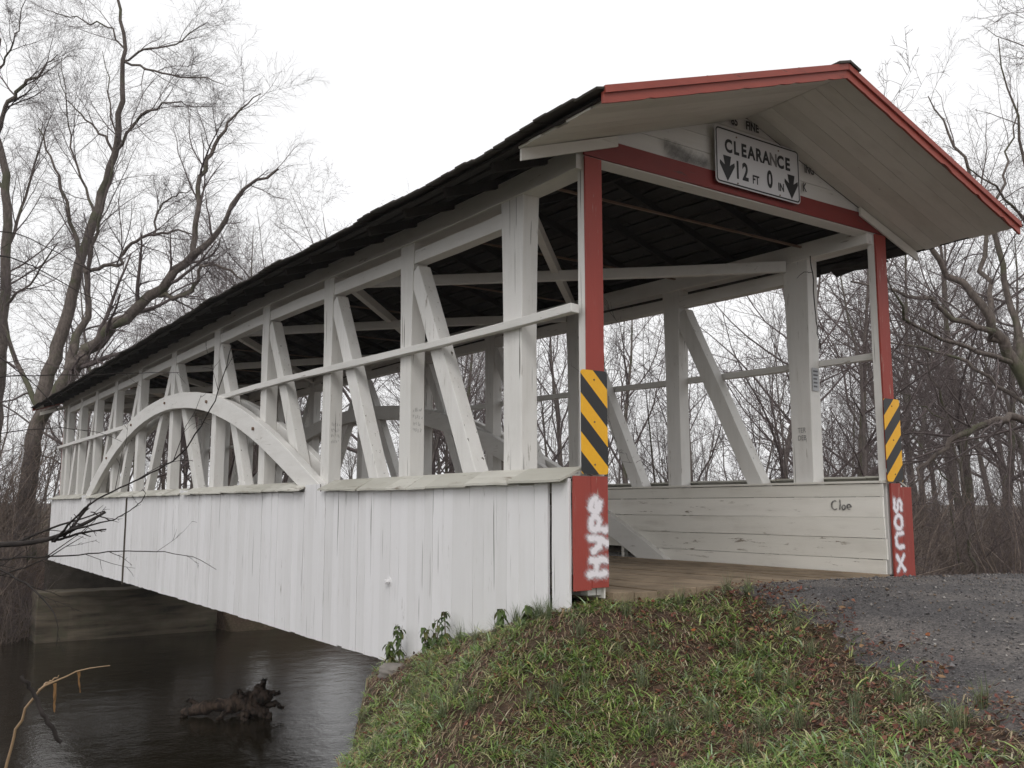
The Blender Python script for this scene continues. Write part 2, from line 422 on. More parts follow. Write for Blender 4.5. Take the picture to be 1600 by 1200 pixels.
rd = link(bpy.data.objects.new('road', mesh_np('road', np.concatenate([P, RZ[..., None]], -1), np.stack([idx[:-1, :-1], idx[1:, :-1], idx[1:, 1:], idx[:-1, 1:]], -1).reshape(-1, 4), M_road, True)))
tag(rd, 'worn dark grey asphalt lane running up to the bridge', kind='structure')
def road_side(x, y):
    """>0 on the asphalt: metres inside its left edge (approx.)"""
    return np.asarray(x)-np.interp(-np.asarray(y), -RL[:, 1], RL[:, 0])

# ------------------------------------------------------------------ the covered bridge
BR = empty('covered_bridge', (0, 0, 0))
tag(BR, 'white wooden covered bridge with open arch truss sides and red portal', 'bridge')
YC, YE = 13.1, 26.2
POSTS = [1.03, 3.15, 5.36, 7.77, 10.25, 13.1, 15.95, 18.43, 20.84, 23.05, 25.17]
ZE, XE, ZR = 3.66, 2.87, 4.63          # underside of roof at eave and ridge
YF, YB = -1.17, 27.37
def roof_z(x): return ZR-(ZR-ZE)*abs(x)/XE

for s in (-1, 1):
    for i, y in enumerate(POSTS):                        # truss posts, flared at the head
        w = 0.30 if i in (0, 10) else 0.25
        mb = MB(); zs = [-.55, .4, 1.3, 2.2, 2.9, 3.3, 3.66]; vs_ = []; fs = []
        for k, z in enumerate(zs):
            ww = w if z < 2.5 else w+.07*(z-2.5)/1.1
            ww2 = ww/2
            for (a_, b_) in ((-1, -1), (1, -1), (1, 1), (-1, 1)):
                vs_.append((s*2.06+a_*.09+rng.uniform(-.004, .004), y+b_*ww2+rng.uniform(-.005, .005), z))
        for k in range(len(zs)-1):
            for q in range(4):
                a_, b_ = k*4+q, k*4+(q+1) % 4; fs.append((a_, b_, b_+4, a_+4))
        fs += [(3, 2, 1, 0), tuple(len(vs_)-4+q for q in range(4))]
        mb.add(vs_, fs); part('truss_post', mb, M_wz, BR, bevel=.008)
    for i in range(10):                                  # braces lean in towards midspan
        y0, y1 = POSTS[i], POSTS[i+1]
        if i < 5: a_, b_ = (y1-.15, 3.32), (y0+.22, .05)
        else: a_, b_ = (y0+.15, 3.32), (y1-.22, .05)
        mb = MB(); mb.beam((s*2.06, a_[0], a_[1]), (s*2.06, b_[0], b_[1]), .155, .22, (1, 0, 0), 6, .004)
        part('truss_brace', mb, M_wz, BR, bevel=.008)
    for xo, xi in ((2.152, 2.275), (1.855, 1.968)):      # two arch ribs sandwich the posts
        mb = MB(); vs_ = []; fs = []; n = 48
        for k in range(n+1):
            y = YC+(-10.4+20.8*k/n); d = y-YC
            zt = 2.74-.0278*d*d; tx = -.0556*d; L = sqrt(1+tx*tx); th = .285
            for (X, dz) in ((xo, 0), (xi, 0), (xi, -th*L), (xo, -th*L)):
                vs_.append((s*X, y, zt+dz+rng.uniform(-.003, .003)))
        for k in range(n):
            for q in range(4):
                a_, b_ = k*4+q, k*4+(q+1) % 4; fs.append((a_, b_, b_+4, a_+4))
        fs += [(3, 2, 1, 0), tuple(n*4+q for q in range(4))]
        mb.add(vs_, fs); ar = part('arch_rib', mb, M_wy, BR, bevel=.008)
        if xo > 2:                                        # bolts through the arch
            for y in POSTS:
                d = y-YC; zt = 2.74-.0278*d*d-.15
                if zt < 1.15: continue
                for dy, dz in ((.02, .02),):
                    mb = MB(); xx = s*2.275
                    mb.poly([(xx, y+dy+.026*cos(t), zt+dz+.026*sin(t)) for t in np.linspace(0, 2*pi, 7)[:-1]], (s*.03, 0, 0))
                    part('bolt', mb, M_rod, ar)
    mb = MB(); mb.beam((s*2.06, POSTS[0], 3.48), (s*2.06, POSTS[-1], 3.48), .15, .155, (1, 0, 0), 40, .003); part('top_chord', mb, M_wy, BR, bevel=.006)
    mb = MB(); mb.beam((s*2.06, .02, 3.745), (s*2.06, YE-.02, 3.745), .22, .20, (1, 0, 0), 40, .003); part('wall_plate', mb, M_wy, BR, bevel=.006)
    mb = MB(); mb.beam((s*2.06, .1, -.62), (s*2.06, YE-.1, -.62), .26, .30, (1, 0, 0), 10, .003); part('bottom_chord', mb, M_beamd, BR)
    def rail(ya, yb):
        mb = MB(); mb.beam((s*2.195, ya, 2.405), (s*2.195, yb, 2.405), .085, .075, (1, 0, 0), max(2, int(abs(yb-ya)/.6)), .005)
        part('rail', mb, M_wy, BR, bevel=.006)
    rail(.02, 9.75); rail(16.6, YE-.02)

# lateral bracing under the roof and thin rods between post heads
for (i, j) in ((0, 2), (2, 4), (4, 6), (6, 8), (8, 10)):
    for (a_, b_, z) in ((-1, 1, 3.70), (1, -1, 3.60)):
        mb = MB(); mb.beam((a_*1.93, POSTS[i]+.1, z), (b_*1.93, POSTS[j]-.1, z), .13, .09, (0, 0, 1), 4, .003); part('lateral_brace', mb, M_wx, BR, bevel=.005)
for y in POSTS:
    mb = MB(); mb.beam((-1.96, y-.12, 3.80), (1.96, y-.12, 3.80), .022, .022, (0, 0, 1), 8, .002); part('tie_rod', mb, M_rod, BR)

# siding: upright boards on girts, each board a piece
BW = [.150, .165, .180, .195, .210, .235]
board_me = []
for w in BW:
    mb = MB(); mb.beam((0, 0, 0), (0, 0, 1.83), .022, w, (1, 0, 0), 6, .0018)
    me = mb.mesh('siding_board', M_sd); fix_normals(me); board_me.append(me)
side_parts = {}
for s in (-1, 1):
    mb = MB()
    for z in (.80, .12, -.70): mb.box(*sorted((s*2.10, s*2.278)), .02, YE-.02, z-.05, z+.05)
    sd_ = part('siding', mb, M_beamd, BR, lift=False); side_parts[s] = sd_
    y = .27; k = 0
    while y < YE-.12:
        q = rng.choice([0, 1, 1, 2, 2, 3, 3, 4, 5]); w = BW[q]
        gap = rng.choice([.002, .002, .003, .004, .005, .009])
        o = bpy.data.objects.new('siding_board', board_me[q]); link(o, sd_)
        o.location = (s*(2.292+rng.uniform(0, .006)), y+w/2, -.905+rng.uniform(-.008, .008)); y += w+gap; k += 1
        o.rotation_euler = (rng.choice([-1, 1])*rng.choice([.0005, .001, .0025, .004]), 0, pi*(k % 2)+rng.uniform(-.015, .015))
        for ya in (5.32, 20.9, 11.45):
            if abs(o.location.y-ya) < .29 or (ya == 11.45 and abs(o.location.y-ya) < .12): o.scale = (1, 1, 1.052)
    for (ya, yb) in ((-.015, .212), (YE-.1, YE+.02)):                  # wide end board
        mb = MB(); mb.beam((s*2.297, (ya+yb)/2, -.55), (s*2.297, (ya+yb)/2, .965), .03, yb-ya, (1, 0, 0), 5, .003); part('end_board', mb, M_sd, sd_, lift=False, bevel=.003)
    # bolt head on the siding
    mb = MB(); X = s*2.30; yy, zz = 3.15, -.07
    mb.poly([(X, yy+.05*cos(t), zz+.05*sin(t)) for t in np.linspace(0, 2*pi, 13)[:-1]], (s*.012, 0, 0))
    mb.poly([(X+s*.0125, yy+.03*cos(t), zz+.03*sin(t)) for t in np.linspace(0, 2*pi, 7)[:-1]], (s*.05, 0, 0))
    part('bolt', mb, M_sd, sd_, lift=False, bevel=.004)
    if s < 0:
        mb = MB(); mb.beam((-2.318, 15.85, -.95), (-2.318, 15.85, .92), .03, .05, (1, 0, 0), 6, .003); part('dark_batten', mb, M_beamd, sd_, lift=False)
    # sloping weather cap along the top of the siding
    mb = MB(); mb.box(*sorted((s*2.16, s*2.27)), .02, YE-.02, .86, .94)
    cp = part('cap', mb, M_cap, BR, lift=False)
    for (y0, y1) in ((-.02, 5.02), (5.60, 11.32), (11.55, 20.60), (21.25, YE)):
        y = y0
        while y < y1-.05:
            L = min(rng.uniform(.28, .85), y1-y); tw = rng.uniform(.0, .016); ov = rng.uniform(-.02, .02)
            if y1-(y+L) < .3: L = y1-y
            n = 4; vs_ = []
            for k in range(n+1):
                yy = y+L*k/n-(0.004 if k == n else 0)
                sag = .028*sin(pi*min(1, max(0, (yy-.2)/5.0)))+rng.uniform(-.004, .004)
                xo = 2.385+ov+rng.uniform(-.006, .006); zo = .955-sag+tw*k/n; zi = 1.066+tw*.6*k/n
                for (X, z) in ((2.15, zi), (xo, zo), (xo, zo-.02), (2.15, zi-.02)): vs_.append((s*X, yy, z))
            fs = [(0, 1, 2, 3), tuple(n*4+3-q for q in range(4))]
            for k in range(n):
                for q in range(4):
                    a_, b_ = k*4+q, k*4+(q+1) % 4; fs.append((a_, a_+4, b_+4, b_))
            mb = MB(); mb.add(vs_, fs); part('cap_board', mb, M_cap, cp, lift=False)
            y += L
    # inner boarding, laid level
    mb = MB()
    for y in np.arange(.3, YE, 1.31): mb.box(*sorted((s*1.969, s*2.04)), y-.03, y+.03, .02, .95)
    inn = part('inner_boarding', mb, M_inn, BR, lift=False)
    zs = [-.015, .175, .40, .62, .845, .985]
    for q in range(5):
        y = -.022+rng.uniform(-.012, .012)
        while y < YE:
            L = rng.uniform(3.6, 4.9); y2 = min(y+L, YE+.02)
            z0, z1 = zs[q], zs[q+1]-rng.uniform(.003, .008)
            if q == 0 and y > 2.5: y = y2; continue
            if q == 0: y2 = 3.45
            xo = 1.942+rng.uniform(-.006, .004)
            mb = MB(); mb.beam((s*(xo+.011), y, (z0+z1)/2), (s*(xo+.011), y2-.004, (z0+z1)/2), .022, z1-z0, (1, 0, 0), 8, .003)
            part('inner_board', mb, M_inn, inn, lift=False); y = y2
    mb = MB(); mb.box(*sorted((s*1.925, s*2.06)), -.01, YE, .988, 1.012); part('boarding_top', mb, M_inn, inn, lift=False)

# deck
mb = MB()
for y in np.arange(.25, YE, .78): mb.beam((-2.2, y, -.24), (2.2, y, -.24), .2, .28, (0, 1, 0), 1)
dk = part('deck', mb, M_beamd, BR, lift=False)
x = -1.91; 
while x < 1.88:
    w = rng.uniform(.21, .29); w = min(w, 1.91-x)
    y = -.06+rng.uniform(-.03, .03)
    while y < YE:
        L = rng.uniform(4.0, 6.0); y2 = min(y+L, YE+.05)
        zt = rng.uniform(.018, .034)
        mb = MB(); mb.beam((x+w/2, y, zt-.045), (x+w/2, y2-.006, zt-.045), w-.008, .09, (1, 0, 0), 5, .004); part('plank', mb, M_deck, dk, lift=False, bevel=.006)
        y = y2
    x += w

# portals
def portal(Y, d, near):
    """d = -1 for the portal that faces the camera"""
    f = lambda y: Y+d*y
    for s in (-1, 1):
        pc = -2.012 if s < 0 else 2.14
        mb = MB(); mb.beam((pc, f(-.048), .01), (pc, f(-.048), 3.76), .178, .09, (1, 0, 0), 6, .002); part('portal_post', mb, M_wz, BR, lift=False, bevel=.006)
        mb = MB(); mb.beam((pc, f(.012), 1.02), (pc, f(.012), 3.757), .185, .02, (1, 0, 0), 6, .002)
        part('portal_post_facing', mb, M_rz, BR, lift=False, label='red painted facing of the portal post')
        xs = [(-2.285, -2.108), (-2.104, -1.925)] if s < 0 else [(2.045, 2.215), (2.219, 2.41)]
        for (x0, x1), lo in zip(xs, ((.06, .075) if s < 0 else (-.045, -.05))):
            mb = MB(); mb.beam(((x0+x1)/2, f(.045), lo), ((x0+x1)/2, f(.045), .985 if s < 0 or x1 < 2.3 else .945), x1-x0, .026, (1, 0, 0), 6, .002)
            part('portal_skirt_board', mb, M_rz, BR, lift=False, bevel=.003, label='red painted board at the foot of the portal')
        # frieze board following the roof slope across the gable
        mb = MB(); x0, x1 = 1.75, 2.80
        pts = [(s*x0, f(.034), roof_z(x0)-.03), (s*x1, f(.034), roof_z(x1)-.03), (s*x1, f(.034), roof_z(x1)-.13), (s*x0, f(.034), roof_z(x0)-.13)]
        mb.poly(pts, (0, d*.022, 0)); part('frieze_board', mb, M_sof, BR, lift=False)
    mb = MB(); mb.beam((-2.10, f(-.09), 3.86), (2.24, f(-.09), 3.86), .18, .20, (0, 1, 0), 10, .002); part('portal_beam', mb, M_wx, BR, lift=False, bevel=.006)
    mb = MB(); mb.beam((-2.112, f(.012), 3.862), (2.33, f(.012), 3.862), .022, .184, (0, 1, 0), 14, .002); part('portal_beam_facing', mb, M_rx, BR, lift=False, label='red painted facing of the portal beam')
    # gable boards
    zs = np.arange(3.96, 4.60, .17)
    mb = MB()
    for x in np.arange(-1.5, 1.6, .75): mb.box(x-.04, x+.04, *sorted((f(-.10), f(-.03))), 3.9, roof_z(x)-.04)
    gb = part('gable', mb, M_wx, BR, lift=False)
    for z in zs:
        z1 = min(z+.166, ZR-.02); 
        hw0 = (ZR-.012-z)/(ZR-ZE)*XE; hw1 = max(.04, (ZR-.012-z1)/(ZR-ZE)*XE)
        hw0 = min(hw0, 2.72); hw1 = min(hw1, 2.72)
        mb = MB(); mb.poly([(-hw0, f(-.022), z), (hw0, f(-.022), z), (hw1, f(-.022), z1), (-hw1, f(-.022), z1)], (0, d*(.022+rng.uniform(0, .004)), 0))
        part('gable_board', mb, M_wx, gb, lift=False)
portal(0.0, -1, True); portal(YE, 1, False)

# roof
mb = MB(); mb.beam((0, .15, ZR-.03), (0, YE-.15, ZR-.03), .05, .12, (1, 0, 0), 20, .002)
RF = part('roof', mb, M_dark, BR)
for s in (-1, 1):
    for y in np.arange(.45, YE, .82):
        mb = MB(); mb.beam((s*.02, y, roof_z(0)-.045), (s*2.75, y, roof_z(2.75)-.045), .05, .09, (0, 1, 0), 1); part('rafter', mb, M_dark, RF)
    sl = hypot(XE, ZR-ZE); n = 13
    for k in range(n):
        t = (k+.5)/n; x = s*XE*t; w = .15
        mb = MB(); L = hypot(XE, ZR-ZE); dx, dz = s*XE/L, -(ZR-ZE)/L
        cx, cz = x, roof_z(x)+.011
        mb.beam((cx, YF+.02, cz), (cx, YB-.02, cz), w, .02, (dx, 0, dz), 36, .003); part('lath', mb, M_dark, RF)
    # boarded soffit under the portal overhang, boards running down the slope
    for (ya, yb, ends) in ((YF+.025, -.016, 0), (YE+.016, YB-.025, 1)):
        y = ya
        while y < yb-.02:
            w = min(rng.uniform(.14, .20), yb-y)
            if yb-(y+w) < .06: w = yb-y
            xo = 2.80+rng.uniform(-.05, .03)
            mb = MB(); L = hypot(XE, ZR-ZE)
            mb.beam((s*.006, y+w/2, roof_z(0)-.011), (s*xo, y+w/2, roof_z(xo)-.011), .018, w-.003, (0, 0, 1), 8, .0015)
            part('soffit_board', mb, M_sof, RF); y += w
    # red rake boards with ragged lower edges
    for (yy, dd) in ((YF, -1), (YB, 1)):
        n = 44; top = []; bot = []
        for k in range(n+1):
            x = s*(XE+.01)*k/n
            top.append((x, yy, roof_z(x)+.035)); bot.append((x, yy, roof_z(x)-.055+rng.choice([0]*9+[.004, .008, .02])*(1 if k > 2 else 0)))
        mb = MB(); mb.poly(top+bot[::-1], (0, dd*.022, 0)); part('rake_board', mb, M_rr, RF, label='red rake board with chipped lower edge')
        pts = [(s*XE*k/12+s*.004, yy+dd*.022, roof_z(XE*k/12)+.075) for k in range(13)]+[(s*XE*k/12+s*.004, yy+dd*.022, roof_z(XE*k/12)+.018) for k in range(12, -1, -1)]
        mb = MB(); mb.poly(pts, (0, dd*.022, 0)); part('rake_trim', mb, M_rr, RF)
    # shingles
    V = []; F = []
    rows = 13; ex = (sl+.06)/rows
    for r in range(rows):
        y = YF-.035
        while y < YB+.03:
            w = min(rng.uniform(.10, .21), YB+.035-y)
            d0 = sl+.045-r*ex+(rng.uniform(-.010, .020) if r == 0 else rng.uniform(-.012, .012)); d1 = max(0.0, d0-.42)
            L = hypot(XE, ZR-ZE); dx, dz = s*XE/L, -(ZR-ZE)/L; nx_, nz_ = -dz*s, abs(XE)/L
            b0 = len(V); up0 = .052+rng.uniform(0, .012); up1 = .026; th = .016
            und = .012*sin(y*2.1)+.010*sin(y*4.3+1) if r == 0 else 0
            for (dd, uu) in ((d0, up0-und), (d1, up1)):
                for yy in (y+.002, y+w-.002):
                    for t in (0, th):
                        V.append((dx*dd+nx_*s*s*(uu+t)*(1 if s > 0 else 1)*s*s if False else dx*dd+s*abs(dz)*(uu+t), yy, ZR+dz*dd+nz_*(uu+t)))
            F += [[b0+i for i in f] for f in BOXF.tolist()]; y += w
    V = [(x, y, z+LIFT(y, z)) for (x, y, z) in V]
    me = mesh_np('shingles', V, np.array(F), M_shin); fix_normals(me)
    o = link(bpy.data.objects.new('shingles', me), RF); o['kind'] = 'stuff'
    mb = MB(); L = hypot(XE, ZR-ZE)
    mb.beam((s*.075, YF-.06, ZR+.068), (s*.075, YB+.06, ZR+.068), .16, .02, (s*XE/L, 0, -(ZR-ZE)/L), 30, .004); part('ridge_board', mb, M_shin, RF)
mb = MB(); mb.beam((2.62, .25, 3.63), (2.62, .95, 3.60), .16, .03, (.95, 0, -.3), 3, .02); part('loose_board', mb, M_dark, RF, lift=False)

# ------------------------------------------------------------------ lettering helpers
def text_mesh(txt, size, mat, sx=1.0, bold=0.0, spacing=1.0, name='lettering'):
    cu = bpy.data.curves.new('t', 'FONT'); cu.body = txt; cu.size = size; cu.fill_mode = 'FRONT'; cu.offset = bold; cu.resolution_u = 4
    cu.space_character = spacing; cu.align_x = 'CENTER'; cu.align_y = 'CENTER'
    o = bpy.data.objects.new('t', cu); COL.objects.link(o)
    dg = bpy.context.evaluated_depsgraph_get(); dg.update()
    me = bpy.data.meshes.new_from_object(o.evaluated_get(dg)); bpy.data.objects.remove(o)
    me.name = name; me.materials.clear(); me.materials.append(mat)
    for v_ in me.vertices: v_.co.x *= sx
    return me
def put_text(txt, size, mat, loc, rot, parent, sx=1.0, bold=0.0, spacing=1.0, name='lettering'):
    o = bpy.data.objects.new(name, text_mesh(txt, size, mat, sx, bold, spacing, name)); link(o, parent)
    o.location = loc; o.rotation_euler = rot; return o
FRONT = (pi/2, 0, 0)
def decal(name, u0, u1, v0, v1, step, strokes, wid, to3, mat, parent, soft=None):
    """grid of small faces that carries paint coverage around the strokes"""
    us_ = np.arange(u0, u1+step, step); vs_ = np.arange(v0, v1+step, step)
    U, Vv = np.meshgrid(us_, vs_, indexing='ij'); D = np.full(U.shape, 9.0)
    for st in strokes:
        st = np.array(st, float)
        for a_, b_ in zip(st[:-1], st[1:]):
            ab = b_-a_; t = np.clip(((U-a_[0])*ab[0]+(Vv-a_[1])*ab[1])/(ab@ab+1e-12), 0, 1)
            D = np.minimum(D, np.hypot(U-a_[0]-t*ab[0], Vv-a_[1]-t*ab[1]))
    D = D+wid*.30*wig(U*26, Vv*26)+wid*.16*wig(U*70+3, Vv*70)         # uneven hand and nozzle
    cov = np.exp(-(np.maximum(D, 0)/wid)**2)*(1.0 if soft is None else soft)*(.80+.20*wig(U*11+1, Vv*9)); cov[cov < .02] = 0
    P3 = np.array([to3(u, v_) for u, v_ in zip(U.ravel(), Vv.ravel())])
    idx = np.arange(U.size).reshape(U.shape)
    F = np.stack([idx[:-1, :-1], idx[1:, :-1], idx[1:, 1:], idx[:-1, 1:]], -1).reshape(-1, 4)
    cc = cov.ravel(); keep = cc[F].max(1) > .001
    o = bpy.data.objects.new(name, mesh_np(name, P3, F[keep], mat, False, cov=cc)); return link(o, parent)
def arc(cx, cy, rx, ry, a0, a1, n=10):
    return [(cx+rx*cos(radians(a)), cy+ry*sin(radians(a))) for a in np.linspace(a0, a1, n)]
# spray paint: reads upwards on the left skirt, downwards on the right one
LH = [[(0, 0), (0, 1)], [(.0, .5), (.45, .62)], [(.5, 0), (.48, .85)],
      [(.85, .75), (1.0, .35), (1.22, .3)], [(1.32, .95), (1.25, .3), (1.1, -.15)],
      [(1.62, -.05), (1.66, .8)], arc(1.88, .62, .24, .24, 160, -150),
      [(2.30, .45), (2.75, .55)]+arc(2.53, .6, .22, .28, 10, 290)]
z0, sc = .16, .225; hgt = .17
decal('graffiti', -.05, .78, -.019, .30, .006, [[(u*sc*.98+.03, v_*hgt+.02) for u, v_ in st] for st in LH], .034,
      lambda u, v_: (-1.945-v_, -.0615, z0+u), M_spray, BR)['label'] = 'white spray paint reading Hype on the left red boards'
LS = [[(.42, .95), (.2, 1.0), (.02, .8), (.1, .55), (.38, .45), (.5, .2), (.35, .02), (0, .05)],
      arc(.95, .5, .28, .5, 0, 360, 16),
      [(1.42, 1.0), (1.42, .3), (1.6, .02), (1.85, .05), (1.98, .35), (1.98, 1.0)],
      [(2.35, 0), (2.95, 1.0)], [(2.35, .95), (2.95, .05)]]
decal('graffiti', -.06, .84, -.020, .24, .006, [[(u*.255+.02, v_*.13+.01) for u, v_ in st] for st in LS], .025,
      lambda u, v_: (2.066+v_, -.0615, .83-u), M_spray, BR)['label'] = 'white spray paint reading Soux on the right red boards'
CL = [arc(.03, .055, .034, .055, 60, 300), [(.080, .002), (.088, .06), (.084, .118)], arc(.122, .028, .018, .028, 30, 375), [(.158, .024), (.198, .036)]+arc(.178, .034, .021, .030, 20, 285)]
decal('graffiti', -.02, .24, -.03, .13, .004, CL, .007, lambda u, v_: (1.930, .62-u*1.25, .70+v_*.9), M_pen, BR, .55)['label'] = 'the word Cloe penned on the inner boarding'
M_ink = plain('faded_black_paint', (0.045, 0.04, 0.04), 0.7)
M_inkp = plain('pen_ink', (0.12, 0.12, 0.125), 0.7); M_inkp2 = plain('worn_pen_ink', (0.25, 0.245, 0.24), 0.7)
put_text('TER', .085, M_inkp2, (1.9665, 1.02, 1.62), (pi/2, 0, -pi/2), BR, .8)
put_text('DEB', .085, M_inkp2, (1.9665, 1.02, 1.53), (pi/2, 0, -pi/2), BR, .8)
for q, y in enumerate((POSTS[2], POSTS[3], POSTS[1])):          # pen scrawl on the posts
    st = []; rr = random.Random(q+3)
    for r in range(4):
        u = 0
        while u < .11:
            a_ = [(u+rr.uniform(0, .012), r*.075+rr.uniform(0, .04)) for _ in range(3)]; st.append(a_); u += rr.uniform(.018, .03)
    decal('graffiti', -.02, .14, -.02, .30, .004, st, .006, lambda u, v_, y=y: (-2.12+u, y-.1335, 1.55+v_), M_pen, BR, .22)
# remains of an old painted notice on the gable
put_text('85', .12, M_ink, (-.20, -.0295, 4.525), FRONT, BR, .80, .005)
put_text('FINE', .12, M_ink, (.06, -.0295, 4.525), FRONT, BR, .80, .005)
put_text('ING', .125, M_ink, (.93, -.0295, 4.26), FRONT, BR, .72, .004)
put_text('K', .125, M_ink, (.84, -.0295, 4.05), FRONT, BR, .72, .004)
M_stain = spray('dark_mould_stain', (0.035, 0.03, 0.027))
decal('stain', 0, .6, 0, .18, .01, [[(.04, .12), (.2, .09), (.4, .05), (.55, .04)], [(.1, .06), (.3, .03)]], .06, lambda u, v_: (-1.17+u, -.030, 3.955+v_), M_stain, BR, .42)

# ------------------------------------------------------------------ clearance sign
def rrect(cx, cz, w, h, r, n=6):
    P_ = []
    for (sx, sz, a0) in ((1, 1, 0), (-1, 1, 90), (-1, -1, 180), (1, -1, 270)):
        for a in np.linspace(a0, a0+90, n): P_.append((cx+sx*(w/2-r)+r*cos(radians(a)), cz+sz*(h/2-r)+r*sin(radians(a))))
    return P_
SGN = empty('clearance_sign', (.085, -.075, 4.115))
tag(SGN, 'white rectangular clearance sign with black arrows on the portal beam', 'sign')
M_sgn = plain('sign_white_sheet', (0.62, 0.61, 0.62), 0.45, 0, 6, .06); M_blk = plain('sign_black', (0.012, 0.012, 0.014), 0.45)
M_fade = plain('worn_sign_black', (0.17, 0.165, 0.16), 0.5, 0, 40, .6)
SW, SH = 1.245, .575
mb = MB(); mb.poly([(x, 0, z) for x, z in rrect(0, 0, SW, SH, .045)], (0, .004, 0)); part('sign_panel', mb, M_sgn, SGN, lift=False)
o_, i_ = rrect(0, 0, SW-.024, SH-.024, .038), rrect(0, 0, SW-.054, SH-.054, .026); n = len(o_)
me = mesh_np('sign_border', [(x, -.002, z) for x, z in o_]+[(x, -.002, z) for x, z in i_], np.array([[i, (i+1) % n, n+(i+1) % n, n+i] for i in range(n)]), M_blk)
link(bpy.data.objects.new('sign_border', me), SGN)
wd = 'CLEARANCE'; adv = .109
for k, ch in enumerate(wd):
    put_text(ch, .180, M_fade if k == 6 else M_blk, ((k-4)*adv, -.002, .100), FRONT, SGN, .84, .0075)
for tx, sz, xx, zz, sx in (('1', .245, -.315, -.12, .7), ('2', .245, -.205, -.12, .72), ('FT', .12, -.055, -.165, .78), ('0', .245, .155, -.12, .68), ('IN', .115, .325, -.165, .78)):
    put_text(tx, sz, M_blk, (xx, -.002, zz), FRONT, SGN, sx, .0085 if sz > .2 else .004)
for xx in (-.46, .485):
    z = -.118
    pts = [(xx-.055, z+.120), (xx+.055, z+.120), (xx+.035, z+.025), (xx+.10, z+.065), (xx+.105, z+.028), (xx, z-.135), (xx-.105, z+.028), (xx-.10, z+.065), (xx-.035, z+.025)]
    mb = MB(); mb.poly([(x, -.0025, zz) for x, zz in pts], (0, .001, 0)); part('arrow', mb, M_blk, SGN, lift=False)
for xx, zz in ((-.32, .22), (.30, .22), (-.32, -.25), (.30, -.25)):
    mb = MB(); mb.poly([(xx+.009*cos(t), -.006, zz+.009*sin(t)) for t in np.linspace(0, 2*pi, 9)[:-1]], (0, .005, 0)); part('bolt', mb, M_rod, SGN, lift=False)
mb = MB(); mb.box(-.4, -.3, .005, .062, -.26, .0); mb.box(.3, .4, .005, .062, -.26, .0); part('bracket', mb, M_beamd, SGN, lift=False)

# ------------------------------------------------------------------ striped object markers
def stripes(name, sgn):
    m, nt, b, out = new_mat(name)
    tc = N(nt, 'ShaderNodeTexCoord'); sp = N(nt, 'ShaderNodeSeparateXYZ'); nt.links.new(tc.outputs['Object'], sp.inputs[0])
    mu = N(nt, 'ShaderNodeMath', operation='MULTIPLY_ADD'); nt.links.new(sp.outputs['X'], mu.inputs[0]); mu.inputs[1].default_value = sgn; nt.links.new(sp.outputs['Z'], mu.inputs[2])
    dv = N(nt, 'ShaderNodeMath', operation='MULTIPLY_ADD'); nt.links.new(mu.outputs[0], dv.inputs[0]); dv.inputs[1].default_value = 1/.325; dv.inputs[2].default_value = 10.36
    fr = N(nt, 'ShaderNodeMath', operation='FRACT'); nt.links.new(dv.outputs[0], fr.inputs[0])
    gt = N(nt, 'ShaderNodeMath', operation='GREATER_THAN'); nt.links.new(fr.outputs[0], gt.inputs[0]); gt.inputs[1].default_value = .5
    n = noise(nt, coords(nt, (1, 1, 1)), 25, 4)
    ye = mixc(nt, n, (0.76, 0.37, 0.004), (0.86, 0.45, 0.006))
    nt.links.new(mixc(nt, gt.outputs[0], (0.014, 0.014, 0.015), ye), b.inputs['Base Color']); b.inputs['Roughness'].default_value = .4
    return m
for nm, cx, sgn, lab, z0_, hh in (('l', -2.07, 1, 'yellow and black striped marker on the left portal post above Hype', 1.0, .87), ('r', 2.115, -1, 'yellow and black striped marker on the right portal post above Soux', 1.0, .90)):
    e = empty('object_marker', (cx, -.068, z0_)); tag(e, lab, 'marker', 'striped markers on the portal posts')
    mb = MB(); mb.poly([(x, 0, z) for x, z in rrect(0, hh/2, .285, hh, .028)], (0, .004, 0)); part('marker_panel', mb, stripes('hazard_stripes_'+('down' if sgn > 0 else 'up'), sgn), e, lift=False)
    for zz in (.08, hh/2, hh-.08):
        mb = MB(); mb.poly([(.008*cos(t), -.005, zz+.008*sin(t)) for t in np.linspace(0, 2*pi, 9)[:-1]], (0, .004, 0)); part('bolt', mb, M_rod, e, lift=False)
    mb = MB(); mb.box(-.10, .08, .005, .042, .1, .14); part('backing_strip', mb, M_wx, e, lift=False)
# paper notice
M_pap = plain('weathered_paper', (0.42, 0.43, 0.45), .5)
e = empty('paper_notice', (2.055, POSTS[0]-.165, 2.08)); tag(e, 'small grey printed notice pinned to the right end post', 'notice')
mb = MB(); mb.box(-.055, .06, -.003, 0, 0, .27); part('sheet', mb, M_pap, e, lift=False)
for k in range(5):
    mb = MB(); mb.box(-.04, rng.uniform(.02, .045), -.0045, -.0035, .04+k*.045, .06+k*.045); part('print_line', mb, M_inkp, e, lift=False)

